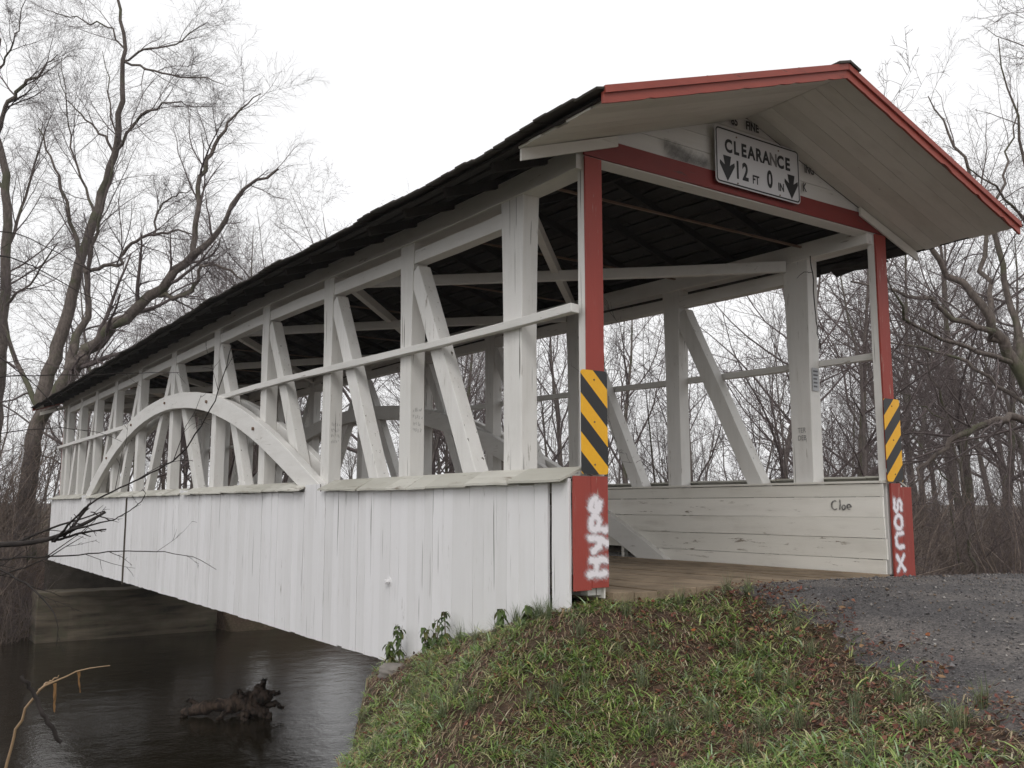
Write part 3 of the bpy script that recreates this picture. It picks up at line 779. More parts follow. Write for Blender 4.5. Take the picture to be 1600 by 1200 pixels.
# ------------------------------------------------------------------ abutments
m, nt, b, out = new_mat('stained_concrete')
v = coords(nt, (1, 1, 1), False); vl = coords(nt, (.25, .25, 2.2), False)
a1 = noise(nt, vl, 2.0, 6); a2 = noise(nt, v, 3, 6); a3 = noise(nt, v, 30, 5)
c = ramp(nt, a1, [(0.36, (0.035, 0.028, 0.020)), (0.5, (0.10, 0.080, 0.056)), (0.66, (0.155, 0.128, 0.092))])
c = mixc(nt, ramp(nt, a2, [(0.5, (0, 0, 0)), (0.7, (0.8, 0.8, 0.8))]), c, (0.085, 0.08, 0.05))
nt.links.new(c, b.inputs['Base Color']); b.inputs['Roughness'].default_value = .9; bump(nt, mixc(nt, .5, a2, a3), b, .7, .02)
M_conc = m
e = empty('far_abutment', (0, 26.2, -3.6)); tag(e, 'stained tan concrete abutment under the far end of the bridge', 'abutment')
mb = MB(); mb.beam((-2.55, .45, .75), (2.95, .45, .75), 1.1, 1.9, (0, 1, 0), 24, .012); part('wall', mb, M_conc, e, lift=False, bevel=.03)
mb = MB(); mb.beam((-2.75, .25, -.15), (3.1, .25, -.15), 1.3, .55, (0, 1, 0), 14, .02); part('footing', mb, M_conc, e, lift=False, bevel=.03)
mb = MB(); mb.beam((-2.1, 1.75, 2.15), (2.1, 1.75, 2.15), .5, 1.3, (0, 1, 0), 10, .01); part('backwall', mb, M_beamd, e, lift=False)  # dark wood colour stands in for the shaded void under the deck end
e = empty('near_abutment', (0, 1.2, -2.2)); tag(e, 'low stone abutment hidden in the bank under the near end of the bridge', 'abutment')
mb = MB(); mb.beam((-2.15, .3, .35), (2.2, .3, .35), 1.0, 1.9, (0, 1, 0), 16, .02); part('wall', mb, M_conc, e, lift=False)
mb = MB(); mb.beam((-2.2, -1.02, 2.02), (2.3, -1.02, 2.02), .34, .24, (0, 1, 0), 16, .012); part('sill', mb, raw_wood('sandy_sill', (.20, .135, .085), (.32, .23, .15), 0), e, lift=False, bevel=.03)

# ------------------------------------------------------------------ trees
def tubes(polys, sides):
    """polys: list of (pts, radii); returns verts, faces"""
    groups = {}
    for p, r in polys: groups.setdefault(len(p), []).append((p, r))
    Vs, Fs, base = [], [], 0
    for n, L in groups.items():
        P_ = np.array([a for a, _ in L], float); R_ = np.array([b_ for _, b_ in L], float); B = len(L)
        T = np.gradient(P_, axis=1); T /= np.linalg.norm(T, axis=-1, keepdims=True)+1e-9
        ref = np.where(np.abs(T[:, :1, 2:3]) > .9, np.array([1., 0, 0]), np.array([0, 0, 1.]))
        A = np.cross(T, np.broadcast_to(ref, T.shape)); A /= np.linalg.norm(A, axis=-1, keepdims=True)+1e-9
        Bn = np.cross(T, A)
        ang = np.arange(sides)*2*pi/sides
        ring = A[:, :, None, :]*np.cos(ang)[None, None, :, None]+Bn[:, :, None, :]*np.sin(ang)[None, None, :, None]
        V = P_[:, :, None, :]+ring*R_[:, :, None, None]
        Vs.append(V.reshape(-1, 3))
        idx = (np.arange(B*n*sides).reshape(B, n, sides))+base
        a_, b_ = idx[:, :-1], idx[:, 1:]
        Fs.append(np.stack([a_, np.roll(a_, -1, 2), np.roll(b_, -1, 2), b_], -1).reshape(-1, 4))
        base += B*n*sides
    return np.concatenate(Vs), np.concatenate(Fs)

def rnd_dir(d, ang, R):
    """unit vector `ang` away from d, random roll"""
    dx, dy, dz = d
    ax, ay, az = (0, 0, 1) if abs(dz) < .9 else (1, 0, 0)
    ux, uy, uz = dy*az-dz*ay, dz*ax-dx*az, dx*ay-dy*ax
    l = sqrt(ux*ux+uy*uy+uz*uz); ux /= l; uy /= l; uz /= l
    vx, vy, vz = dy*uz-dz*uy, dz*ux-dx*uz, dx*uy-dy*ux
    p = R.uniform(0, 2*pi); c_, s_ = cos(p)*sin(ang), sin(p)*sin(ang); k = cos(ang)
    return (dx*k+ux*c_+vx*s_, dy*k+uy*c_+vy*s_, dz*k+uz*c_+vz*s_)

def branch(p, d, L, r, level, R, out, cfg):
    """one wandering branch with its children appended to out[level]"""
    n = cfg['seg'][min(level, len(cfg['seg'])-1)]
    pts = [p]; rad = [r]; wob = cfg['wob'][min(level, len(cfg['wob'])-1)]; upw = cfg['up'][min(level, len(cfg['up'])-1)]
    rt = r*(cfg['taper'] if level else cfg.get('tip', cfg['taper'])) if level < cfg['max'] else r*.45
    for i in range(n):
        d = (d[0]+R.gauss(0, wob), d[1]+R.gauss(0, wob), d[2]+R.gauss(0, wob)+upw)
        l = sqrt(d[0]**2+d[1]**2+d[2]**2); d = (d[0]/l, d[1]/l, d[2]/l)
        s = L/n; p = (p[0]+d[0]*s, p[1]+d[1]*s, p[2]+d[2]*s)
        pts.append(p); rad.append(r+(rt-r)*(i+1)/n)
    out.setdefault(level, []).append((pts, rad))
    kids(pts, rad, L, level, R, out, cfg)

def kids(pts, rad, L, level, R, out, cfg, t0=None):
    if level >= cfg['max']: return
    nk = cfg['kids'][min(level, len(cfg['kids'])-1)]
    nk = max(1, int(round(nk*R.uniform(.75, 1.25)))); n = len(pts)-1
    t0 = cfg['t0'][min(level, len(cfg['t0'])-1)] if t0 is None else t0
    for k in range(nk):
        t = t0+(1-t0)*(k+R.random())/nk; f = min(n-1e-4, t*n); i = int(f); a = f-i
        q = tuple(pts[i][j]*(1-a)+pts[i+1][j]*a for j in range(3)); rr = rad[i]*(1-a)+rad[i+1]*a
        dd = tuple(pts[i+1][j]-pts[i][j] for j in range(3)); l = sqrt(sum(x*x for x in dd)); dd = tuple(x/l for x in dd)
        nd = rnd_dir(dd, radians(R.uniform(*cfg['ang'])), R)
        ln = L*R.uniform(*cfg['len'])*(1.15-.55*t)
        branch(q, nd, ln, max(cfg['rmin'], rr*R.uniform(*cfg.get('rr', (.40, .62)))), level+1, R, out, cfg)

def tree_meshes(out, name, m_trunk, m_crown, trunk_levels=1, twig_sides=3):
    tr = [x for l in range(trunk_levels) for x in out.get(l, [])]
    V, F = tubes(tr, 9); me_t = mesh_np(name+'_trunk', V, F, m_trunk, True)
    Vs, Fs, base = [], [], 0
    for l in sorted(out):
        if l < trunk_levels: continue
        V, F = tubes(out[l], 6 if l == trunk_levels else (4 if l == trunk_levels+1 else twig_sides))
        Vs.append(V); Fs.append(F+base); base += len(V)
    me_c = mesh_np(name+'_crown', np.concatenate(Vs), np.concatenate(Fs), m_crown, True)
    return me_t, me_c

def put_tree(name, mt, mc, loc, rz, sc, label, cat, group, tname='trunk', cname='crown'):
    e = empty(name, loc); e.rotation_euler = (0, 0, rz); e.scale = (sc, sc, sc)
    tag(e, label, cat, group)
    link(bpy.data.objects.new(tname, mt), e); link(bpy.data.objects.new(cname, mc), e)
    return e

# --- trees with limbs of their own, followed from the photograph
def hero(name, label, base_px, D, trunk, limbs, cfg, seed, mt=M_bark, mc=M_twig, cat='tree', z_base=None, group=None):
    R = random.Random(seed); base = at(*base_px, D)
    if z_base is not None: base[2] = z_base
    def P3(pl):
        out_ = []
        for (x, y, dd, r) in pl: out_.append((tuple(at(x, y, D+dd)-base), r))
        return out_
    out = {0: []}
    first = [((0, 0, -.3), trunk[0][3]*1.35), ((0, 0, .15), trunk[0][3]*1.12)] if z_base is not None else []
    for li, pl in enumerate([trunk]+limbs):
        q = P3(pl)
        if li == 0: q = first+q
        pts = [a for a, _ in q]; rad = [r*(.74 if D > 25 else .56) for _, r in q]
        if li > 0:
            A0 = np.concatenate([np.array(p_) for p_, _ in out[0]]); R0 = np.concatenate([np.array(r_) for _, r_ in out[0]])
            k0 = int(np.argmin(((A0-np.array(pts[0]))**2).sum(1))); pts = [tuple(A0[k0])]+pts[1:]; rad[0] = min(rad[0], R0[k0]*.8)
        # resample with a little wander
        P_ = np.array(pts); d = np.concatenate([[0], np.cumsum(np.linalg.norm(np.diff(P_, axis=0), axis=1))]); n = max(6, len(pts)*3)
        s = np.linspace(0, d[-1], n+1)
        P2 = np.stack([np.interp(s, d, P_[:, j]) for j in range(3)], -1); r2 = np.interp(s, d, rad)
        P2[1:-1] = (P2[:-2]+2*P2[1:-1]+P2[2:])/4
        P2[1:-1] += np.array([[R.gauss(0, .012*D/10), R.gauss(0, .03*D/10), R.gauss(0, .012*D/10)] for _ in range(n-1)])
        pts = [tuple(x) for x in P2]; rad = list(r2)
        out[0].append((pts, rad))
        if li > 0 or cfg.get('trunk_kids'): kids(pts, rad, min(d[-1], cfg['maxL']), 0, R, out, cfg, t0=.12 if li > 0 else .5)
    e = empty(name, tuple(base)); tag(e, label, cat, group)
    # tubes per resampled length
    V, F = tubes(out[0], 10); link(bpy.data.objects.new('trunk', mesh_np(name+'_trunk', V, F, mt, True)), e)
    Vs, Fs, b0 = [], [], 0
    for l in sorted(out):
        if l == 0: continue
        V, F = tubes(out[l], 5 if l == 1 else 3); Vs.append(V); Fs.append(F+b0); b0 += len(V)
    link(bpy.data.objects.new('crown', mesh_np(name+'_crown', np.concatenate(Vs), np.concatenate(Fs), mc, True)), e)
    return e

CF = dict(seg=[6, 6, 5, 4], wob=[.10, .13, .15, .16], up=[.05, .03, .0, -.03], taper=.30, max=3, kids=[12, 9, 8], t0=[.2, .12, .08],
          ang=(22, 58), len=(.38, .68), rmin=.0034, maxL=5.5, rr=(.30, .50))
hero('bare_tree', 'tallest bare tree with thick leaning limbs at the far left end of the bridge', (42, 885), 33, 
     [(42, 885, 0, .46), (40, 800, 0, .42), (48, 720, 0, .39), (58, 660, 0, .36), (72, 600, .3, .33), (92, 530, .6, .31), (112, 470, .9, .27), (125, 405, 1, .24), (158, 315, 1.2, .20), (178, 245, 1.2, .17), (188, 165, 1, .13), (194, 90, 1, .10), (186, 10, 1, .07), (180, -70, 1, .04)],
     [[(58, 672, 0, .34), (98, 602, -.3, .36), (140, 545, -.6, .31), (200, 490, -.9, .26), (255, 448, -1.2, .23), (300, 400, -1.4, .19), (340, 368, -1.6, .12), (352, 330, -1.7, .10), (388, 290, -1.8, .08), (435, 264, -2, .04)],
      [(303, 398, -1.4, .14), (305, 350, -1.2, .12), (308, 300, -1, .11), (318, 262, -1, .10), (340, 220, -.8, .08), (365, 180, -.7, .05), (408, 146, -.6, .02)],
      [(100, 590, -.2, .22), (112, 540, .4, .22), (138, 500, .6, .16), (137, 430, .9, .12), (118, 378, 1.2, .11), (104, 320, 1.4, .08), (88, 270, 1.5, .06), (60, 200, 1.6, .03)],
      [(136, 425, 1, .12), (165, 418, .4, .09), (190, 415, .2, .08), (192, 392, 0, .08), (235, 366, -.3, .07), (270, 360, -.5, .05), (300, 366, -.6, .03)],
      [(236, 366, -.3, .06), (245, 330, -.2, .05), (262, 310, 0, .04), (300, 295, .2, .02)],
      [(180, 240, 1.2, .09), (205, 200, .8, .07), (235, 168, .5, .055), (280, 164, .2, .03), (330, 166, 0, .015)],
      [(176, 250, 1.2, .07), (160, 205, 1.5, .06), (138, 190, 1.8, .045), (110, 160, 2, .03), (90, 110, 2.2, .015)],
      [(200, 110, 1, .06), (240, 112, .6, .05), (285, 116, .3, .035), (350, 132, 0, .015)],
      [(200, 90, 1, .055), (225, 78, .8, .05), (275, 68, .5, .035), (325, 35, .2, .015)],
      [(190, 70, 1, .05), (165, 38, 1.4, .04), (120, 28, 1.8, .03), (70, 15, 2, .015)],
      [(150, 335, 1.2, .08), (132, 290, 1.6, .06), (110, 225, 2, .045), (102, 150, 2.2, .03), (96, 90, 2.4, .015)],
      [(232, 470, -1, .12), (290, 462, -1.6, .10), (312, 440, -1.8, .08), (305, 415, -1.9, .06), (345, 413, -2, .06), (378, 436, -2.2, .04)],
      [(140, 440, .9, .1), (146, 370, .8, .08), (168, 300, .4, .06), (180, 230, .2, .05), (172, 150, 0, .03), (160, 80, 0, .015)],
      [(60, 650, 0, .14), (20, 560, 1, .11), (-10, 470, 1.6, .08), (-30, 380, 2, .05)]],
     dict(CF, kids=[13, 10, 9], maxL=5.2), 11, z_base=-1.15)
hero('bare_tree', 'bare tree cut by the left edge of the photograph', (-20, 830), 36,
     [(-20, 830, 0, .42), (-14, 700, 0, .36), (-2, 600, 0, .30), (6, 480, 0, .26), (8, 380, 0, .24), (12, 280, 0, .20), (-5, 220, .3, .16), (-8, 150, .4, .12), (0, 60, .5, .08)],
     [[(-2, 205, .3, .12), (18, 150, 0, .10), (40, 126, -.3, .08), (70, 110, -.6, .05), (90, 85, -.7, .02)], [(5, 300, 0, .1), (-40, 230, 1, .06), (-80, 130, 1, .03)],
      [(8, 400, 0, .1), (40, 310, 1, .07), (60, 230, 1.5, .04), (80, 180, 1.5, .02)], [(0, 120, .4, .06), (25, 60, 0, .04), (40, 0, -.3, .02)], [(6, 470, 0, .08), (50, 440, -1, .05), (90, 380, -2, .03)]],
     dict(CF, kids=[12, 9, 9], maxL=4.6), 12, z_base=-1.1)
hero('bare_tree', 'big spreading bare tree at the right edge with limbs reaching over the lane', (1668, 930), 19,
     [(1668, 930, 0, .36), (1660, 800, 0, .30), (1640, 680, 0, .27), (1610, 600, 0, .24), (1565, 530, 0, .20), (1520, 470, 0, .15), (1480, 420, 0, .11), (1440, 372, 0, .08), (1395, 330, 0, .05)],
     [[(1600, 590, 0, .15), (1590, 520, .4, .13), (1572, 440, .8, .11), (1556, 370, 1, .10), (1530, 300, 1.2, .07), (1490, 220, 1.4, .05), (1450, 150, 1.5, .02)],
      [(1560, 530, 0, .12), (1505, 505, -.3, .10), (1460, 470, -.6, .08), (1400, 455, -.9, .05), (1330, 440, -1.2, .03)],
      [(1535, 490, 0, .1), (1540, 430, .4, .09), (1535, 380, .6, .08), (1548, 330, .8, .06), (1575, 250, 1, .04), (1590, 160, 1.2, .02)],
      [(1640, 660, 0, .15), (1590, 650, -.5, .13), (1540, 662, -.8, .12), (1495, 680, -1, .10), (1455, 715, -1.2, .07), (1420, 760, -1.4, .03)],
      [(1620, 640, 0, .10), (1570, 610, 1, .08), (1500, 560, 1.4, .06), (1430, 540, 1.8, .04), (1330, 530, 2.2, .02)],
      [(1650, 760, 0, .12), (1660, 560, 1.5, .12), (1640, 400, 2, .10), (1610, 280, 2, .07), (1580, 160, 2, .04), (1560, 60, 2, .02)],
      [(1590, 560, 0, .1), (1500, 540, -1, .07), (1420, 500, -2, .05), (1380, 420, -2.5, .02)],
      [(1655, 500, 1.5, .08), (1620, 360, .5, .06), (1560, 300, -.5, .04), (1510, 260, -1, .02)]],
     dict(CF, kids=[10, 7, 6], maxL=3.6, rmin=.0026), 13, z_base=-1.35)
hero('slender_bare_tree', 'slender crooked bare tree standing right of the portal behind the lane', (1522, 915), 21,
     [(1522, 915, 0, .075), (1512, 830, 0, .068), (1506, 760, 0, .06), (1492, 690, 0, .055), (1470, 620, 0, .045), (1440, 560, 0, .035), (1420, 490, 0, .02)],
     [[(1508, 780, 0, .04), (1470, 740, .3, .035), (1430, 690, .5, .03), (1412, 620, .6, .015)], [(1500, 720, 0, .04), (1520, 640, -.4, .03), (1545, 560, -.6, .02), (1550, 480, -.7, .01)],
      [(1515, 850, 0, .03), (1550, 800, .3, .025), (1575, 740, .5, .012)], [(1480, 650, 0, .035), (1440, 640, .4, .03), (1390, 600, .8, .015)]],
     dict(CF, kids=[9, 7, 5], max=3, maxL=2.6, rmin=.0030, trunk_kids=True), 14, z_base=-1.35)
hero('slender_bare_tree', 'bare tree whose twigs hang in at the top right corner', (1820, 950), 13,
     [(1820, 950, 0, .16), (1800, 600, 0, .13), (1780, 300, 0, .10), (1740, 120, 0, .07), (1700, -20, 0, .04)],
     [[(1760, 200, 0, .05), (1690, 90, -.3, .035), (1620, 20, -.5, .02), (1575, -30, -.6, .01)], [(1780, 300, 0, .05), (1700, 150, .4, .03), (1620, 90, .6, .018), (1535, 40, .8, .006)],
      [(1740, 120, 0, .05), (1680, 30, 0, .03), (1600, -10, .1, .012)]],
     dict(CF, kids=[9, 6, 5], max=3, maxL=1.7, rmin=.0022), 15, z_base=-1.2)

# --- woods behind
def generic(seed, H0, r0, spread, kidn, lean=.05, max_=4, rmin=.0048, upk=.06):
    R = random.Random(seed); out = {}
    cfg = dict(seg=[9, 6, 5, 4, 3], wob=[lean, .13, .16, .17, .17], up=[.03, upk, .04, .02, 0.0], taper=.22, tip=.05, max=max_, kids=kidn, t0=[.22, .15, .1, .1], ang=spread, len=(.36, .56), rmin=rmin)
    branch((0, 0, -.3), (R.gauss(0, .06), R.gauss(0, .06), 1), H0, r0, 0, R, out, cfg)
    return out
VAR = []
for k, (hh, r0, sp, kn) in enumerate([(13, .17, (30, 60), [16, 7, 6, 3]), (15, .22, (28, 62), [17, 7, 6, 3]), (11, .11, (25, 55), [15, 7, 5, 3]), (12, .14, (35, 68), [17, 7, 5, 3]), (9, .08, (25, 55), [14, 6, 5, 2]), (16, .20, (22, 50), [18, 7, 5, 3]), (6.5, .040, (18, 45), [13, 6, 4]), (5.5, .032, (20, 55), [12, 6, 5])]):
    VAR.append(tree_meshes(generic(50+k, hh, r0, sp, kn, max_=len(kn), rmin=.0048 if r0 > .05 else .0035), 'woodland_tree', M_bark if k % 2 else M_bark2, M_twig))
def in_stream(x, y): return np.interp(x, NB[:, 0], NB[:, 1])+.3 < y < np.interp(x, FB[:, 0], FB[:, 1])+.6
def on_lane(x, y): return (abs(x) < 4.2 and y > 20) or (y < 1.5 and x < 5.5)
LABS = [('bare_sapling', 'thin whippy sapling in the undergrowth beyond the bridge'), ('slim_bare_tree', 'slim bare tree in the woods beyond the bridge'), ('bare_woodland_tree', 'tall bare tree in the woods beyond the bridge')]
R = random.Random(99); placed = []; cnt = 0
def try_place(px, D, v=None, s=None):
    global cnt
    p = at(px, 800, D); x, y = float(p[0]), float(p[1])
    if in_stream(x, y) or on_lane(x, y): return False
    if x < 3.6 and y < 27: return False
    if any(hypot(x-a, y-b_) < 1.3 for a, b_ in placed): return False
    ux, uy = x-0.0, y-11.0                          # the creek keeps a gap in the woods downstream
    if abs(ux*cos(radians(26))-uy*sin(radians(26))) < 3.5 and ux*sin(radians(26))+uy*cos(radians(26)) > 0 and D < 70: return False
    placed.append((x, y)); v = R.randrange(6) if v is None else v
    big = v in (1, 5, 0); lab = LABS[0 if v > 5 else 2 if big else 1]
    put_tree(lab[0], VAR[v][0], VAR[v][1], (x, y, h1(x, y)), R.uniform(0, 2*pi), s or R.uniform(.75, 1.15), lab[1], 'tree', lab[1]+'s'); cnt += 1
    return True
for (px, D, v, s) in ((960, 30, 1, .9), (1015, 24, 4, 1.0), (1150, 26, 2, 1.05), (1210, 19, 4, 1.1), (1310, 23, 3, .9), (1340, 18, 4, .95), (885, 33, 2, 1.1), (760, 36, 0, 1.0), (700, 40, 1, .9),
                      (600, 44, 3, 1.0), (520, 48, 1, 1.1), (430, 50, 0, 1.1), (340, 52, 5, 1.0), (260, 48, 2, 1.1), (150, 44, 3, 1.0), (60, 42, 5, .85), (690, 46, 5, .9), (1450, 31, 0, .8), (1560, 36, 1, .85), (1080, 34, 5, .85)):
    try_place(px, D, v, s)
tries = 0
while cnt < 105 and tries < 900:
    tries += 1
    D = R.uniform(22, 68); px = R.uniform(-150, 1750)
    if px < 650: D = max(D, 38)
    if px > 1330 and (D < 34 or R.random() < .55): continue
    try_place(px, D)

cnt = 0; tries = 0
while cnt < 58 and tries < 900:
    tries += 1
    px = R.uniform(860, 1760); D = R.uniform(14, 36)
    if px > 1370 and (D < 22 or R.random() < .6): continue
    try_place(px, D, R.choice((6, 7)), R.uniform(.7, 1.25))
for px, D, v, s in ((1425, 36, 5, 1.0), (1510, 33, 1, .95), (1620, 34, 5, 1.0)): try_place(px, D, v, s)

p = at(598, 800, 47); put_tree('tall_bare_tree', VAR[1][0], VAR[1][1], (float(p[0]), float(p[1]), h1(p[0], p[1])), 2.1, 1.13, 'faint bare tree crown showing above the middle of the bridge roof', 'tree', None)

# far wood: one mass of small bare trees
fv = [generic(80+k, hh, .13, (25, 55), [12, 5, 3], .06, 3, .010) for k, hh in enumerate((11, 13, 9))]
parts_ = []
for o_ in fv:
    Vs, Fs, b0 = [], [], 0
    for l in sorted(o_):
        V, F = tubes(o_[l], 5 if l == 0 else 3); Vs.append(V); Fs.append(F+b0); b0 += len(V)
    parts_.append((np.concatenate(Vs), np.concatenate(Fs)))
Vs, Fs, b0 = [], [], 0; k = 0
while k < 95:
    D = R.uniform(62, 130); px = R.uniform(-300, 1900); p = at(px, 800, D)
    if in_stream(p[0], p[1]) : continue
    V, F = parts_[k % 3]; a_ = R.uniform(0, 2*pi); s = R.uniform(.7, 1.15)
    ca, sa = cos(a_)*s, sin(a_)*s
    W = np.stack([V[:, 0]*ca-V[:, 1]*sa+p[0], V[:, 0]*sa+V[:, 1]*ca+p[1], V[:, 2]*s+h1(p[0], p[1])], -1)
    Vs.append(W); Fs.append(F+b0); b0 += len(W); k += 1
o = link(bpy.data.objects.new('far_woods', mesh_np('far_woods', np.concatenate(Vs), np.concatenate(Fs), M_bark2, True)))
tag(o, 'distant leafless woods closing the view behind the bridge', 'woods', kind='stuff')

# brush: twiggy shrubs
SV = []
for k in range(4):
    Rk = random.Random(200+k); out = {}
    cfg = dict(seg=[6, 4, 3], wob=[.13, .18, .2], up=[.02, .03, .02], taper=.35, max=2, kids=[9, 5], t0=[.15, .1], ang=(20, 60), len=(.3, .55), rmin=.004)
    for q in range(13):
        a_ = Rk.uniform(0, 2*pi); t = Rk.uniform(.1, .8)
        branch((Rk.gauss(0, .18), Rk.gauss(0, .18), -.1), (cos(a_)*t, sin(a_)*t, 1), Rk.uniform(1.4, 2.9), Rk.uniform(.009, .018), 0, Rk, out, cfg)
    V, F = tubes(out[0], 4); mt = mesh_np('stems', V, F, M_brush, True)
    Vs, Fs, b0 = [], [], 0
    for l in (1, 2):
        V, F = tubes(out[l], 3); Vs.append(V); Fs.append(F+b0); b0 += len(V)
    SV.append((mt, mesh_np('twigs', np.concatenate(Vs), np.concatenate(Fs), M_brush if k % 2 else M_twig, True)))
k = 0; tries = 0
while k < 95 and tries < 3000:
    tries += 1
    q = R.random()
    if q < .22: px, D = R.uniform(1380, 1720), R.uniform(17, 40)
    elif q < .8: px, D = R.uniform(850, 1400), R.uniform(13, 40)
    else: px, D = R.uniform(-120, 900), R.uniform(31, 55)
    p = at(px, 800, D); x, y = float(p[0]), float(p[1])
    if in_stream(x, y) or on_lane(x, y) or (x < 4.0 and y < 27.5 and x > -3.2) or (x < 4.5 and y < 8): continue
    v_ = R.randrange(4)
    put_tree('brush_shrub', SV[v_][0], SV[v_][1], (x, y, h1(x, y)), R.uniform(0, 6.28), R.uniform(.7, 1.35), 'leafless tangle of grey brown brush under the trees', 'shrub', 'leafless brush under the trees', 'stems', 'twigs'); k += 1
for (px, D, s) in ((-20, 31, 1.5), (10, 30.0, 1.4), (35, 31, 1.3), (20, 29.2, 1.1), (-45, 29, 1.5), (50, 30.5, 1.1), (-5, 32, 1.9), (28, 33, 1.8), (58, 33.5, 1.5), (-35, 33, 2.0), (5, 28.6, .9), (44, 29.6, .8)):
    p = at(px, 800, D); x, y = float(p[0]), float(p[1])
    put_tree('bank_shrub', SV[k % 4][0], SV[k % 4][1], (x, y, h1(x, y)-.05), R.uniform(0, 6.28), s, 'dark tangled shrub on the far bank left of the bridge', 'shrub', 'shrubs on the far left bank', 'stems', 'twigs'); k += 1

# ------------------------------------------------------------------ near branches reaching in from the left
def traced(name, label, cat, D, base, lines, mat, seed, twigs=True, group=None, sides=6, kidcfg=None):
    R_ = random.Random(seed); bp = np.array(base, float); out = {0: []}
    cfg = kidcfg or dict(seg=[5, 4, 3], wob=[.1, .14, .16], up=[0, .01, 0], taper=.4, max=2, kids=[6, 3], t0=[.2, .2], ang=(25, 60), len=(.12, .28), rmin=.0020)
    for pl in lines:
        P_ = np.array([at(x, y, D+dd) for x, y, dd, _ in pl])-bp; rad = np.array([r for *_, r in pl])
        d = np.concatenate([[0], np.cumsum(np.linalg.norm(np.diff(P_, axis=0), axis=1))]); n = len(pl)*4; s = np.linspace(0, d[-1], n+1)
        P2 = np.stack([np.interp(s, d, P_[:, j]) for j in range(3)], -1)
        for _ in range(2): P2[1:-1] = (P2[:-2]+2*P2[1:-1]+P2[2:])/4
        P2[1:-1] += nr.normal(0, .0035, (n-1, 3))
        pts = [tuple(x) for x in P2]; r2 = list(np.interp(s, d, rad)); out[0].append((pts, r2))
        if twigs: kids(pts, r2, d[-1], 0, R_, out, cfg)
    e = empty(name, tuple(bp)); tag(e, label, cat, group)
    V, F = tubes(out[0], sides); link(bpy.data.objects.new('stem', mesh_np(name, V, F, mat, True)), e)
    Vs, Fs, b0 = [], [], 0
    for l in sorted(out):
        if l == 0: continue
        V, F = tubes(out[l], 4); Vs.append(V); Fs.append(F+b0); b0 += len(V)
    if Vs: link(bpy.data.objects.new('twigs', mesh_np(name+'_twigs', np.concatenate(Vs), np.concatenate(Fs), mat, True)), e)['kind'] = 'stuff'
    return e
bs = at(-330, 1290, 7.2); bs[2] = h1(bs[0], bs[1])
def rootline(px, py, dd=0): return None
traced('bare_shrub', 'wet black bare branches reaching in from the left over the creek', 'shrub', 7.2, tuple(bs),
       [[(-330, 1290, 0, .045), (-260, 1080, 0, .040), (-160, 900, 0, .032), (-60, 858, 0, .026), (0, 852, 0, .022), (80, 845, 0, .019), (112, 830, 0, .017), (165, 800, .1, .009)],
        [(80, 846, 0, .012), (130, 832, .1, .010), (166, 827, .1, .006)],
        [(100, 838, 0, .013), (120, 815, .1, .011), (142, 786, .1, .008)],
        [(85, 846, 0, .012), (110, 815, -.1, .008), (150, 780, -.2, .006), (215, 750, -.3, .006), (285, 712, -.4, .0055), (330, 640, -.5, .0045), (352, 580, -.6, .004), (362, 540, -.6, .003)],
        [(-160, 900, 0, .018), (-60, 880, .2, .012), (20, 872, .3, .009), (120, 868, .4, .006), (190, 860, .5, .005), (250, 862, .5, .004), (300, 868, .6, .003), (338, 890, .6, .002)],
        [(-60, 860, 0, .013), (-20, 880, -.3, .009), (30, 905, -.4, .007), (60, 925, -.5, .006), (92, 965, -.6, .004), (88, 1010, -.6, .002)],
        [(142, 800, .1, .005), (175, 815, .1, .005), (215, 790, .2, .004), (232, 770, .2, .003), (222, 764, .2, .002)],
        [(-200, 980, 0, .02), (-110, 940, .4, .013), (-20, 905, .6, .009), (60, 880, .7, .006), (130, 838, .8, .003)]], M_wet, 31)
bs2 = at(-420, 1350, 6.0); bs2[2] = h1(bs2[0], bs2[1])
traced('bare_shrub', 'thin drooping twigs crossing in front of the big left tree', 'shrub', 6.0, tuple(bs2),
       [[(-420, 1350, 0, .03), (-330, 900, 0, .024), (-200, 560, 0, .016), (-60, 400, 0, .008), (0, 382, 0, .005), (60, 420, 0, .004), (130, 462, 0, .003), (200, 490, 0, .002)],
        [(-270, 720, 0, .014), (-120, 640, .2, .007), (0, 585, .3, .0045), (80, 588, .3, .0035), (170, 584, .3, .003), (280, 582, .3, .002)],
        [(-200, 560, 0, .010), (-80, 520, -.3, .006), (0, 555, -.4, .004), (50, 600, -.4, .003), (85, 630, -.4, .0025), (103, 660, -.4, .002)],
        [(-300, 800, 0, .012), (-120, 720, .4, .006), (0, 676, .5, .004), (90, 668, .5, .003), (150, 672, .5, .002), (190, 690, .5, .0015)],
        [(-200, 560, 0, .01), (-80, 420, .3, .006), (0, 350, .4, .004), (100, 400, .5, .003), (190, 450, .6, .0025), (290, 500, .6, .0015)]], M_wet, 32,
       kidcfg=dict(seg=[4, 3, 3], wob=[.12, .16, .16], up=[-.01, 0, 0], taper=.4, max=2, kids=[4, 2], t0=[.4, .2], ang=(25, 60), len=(.06, .14), rmin=.0012))
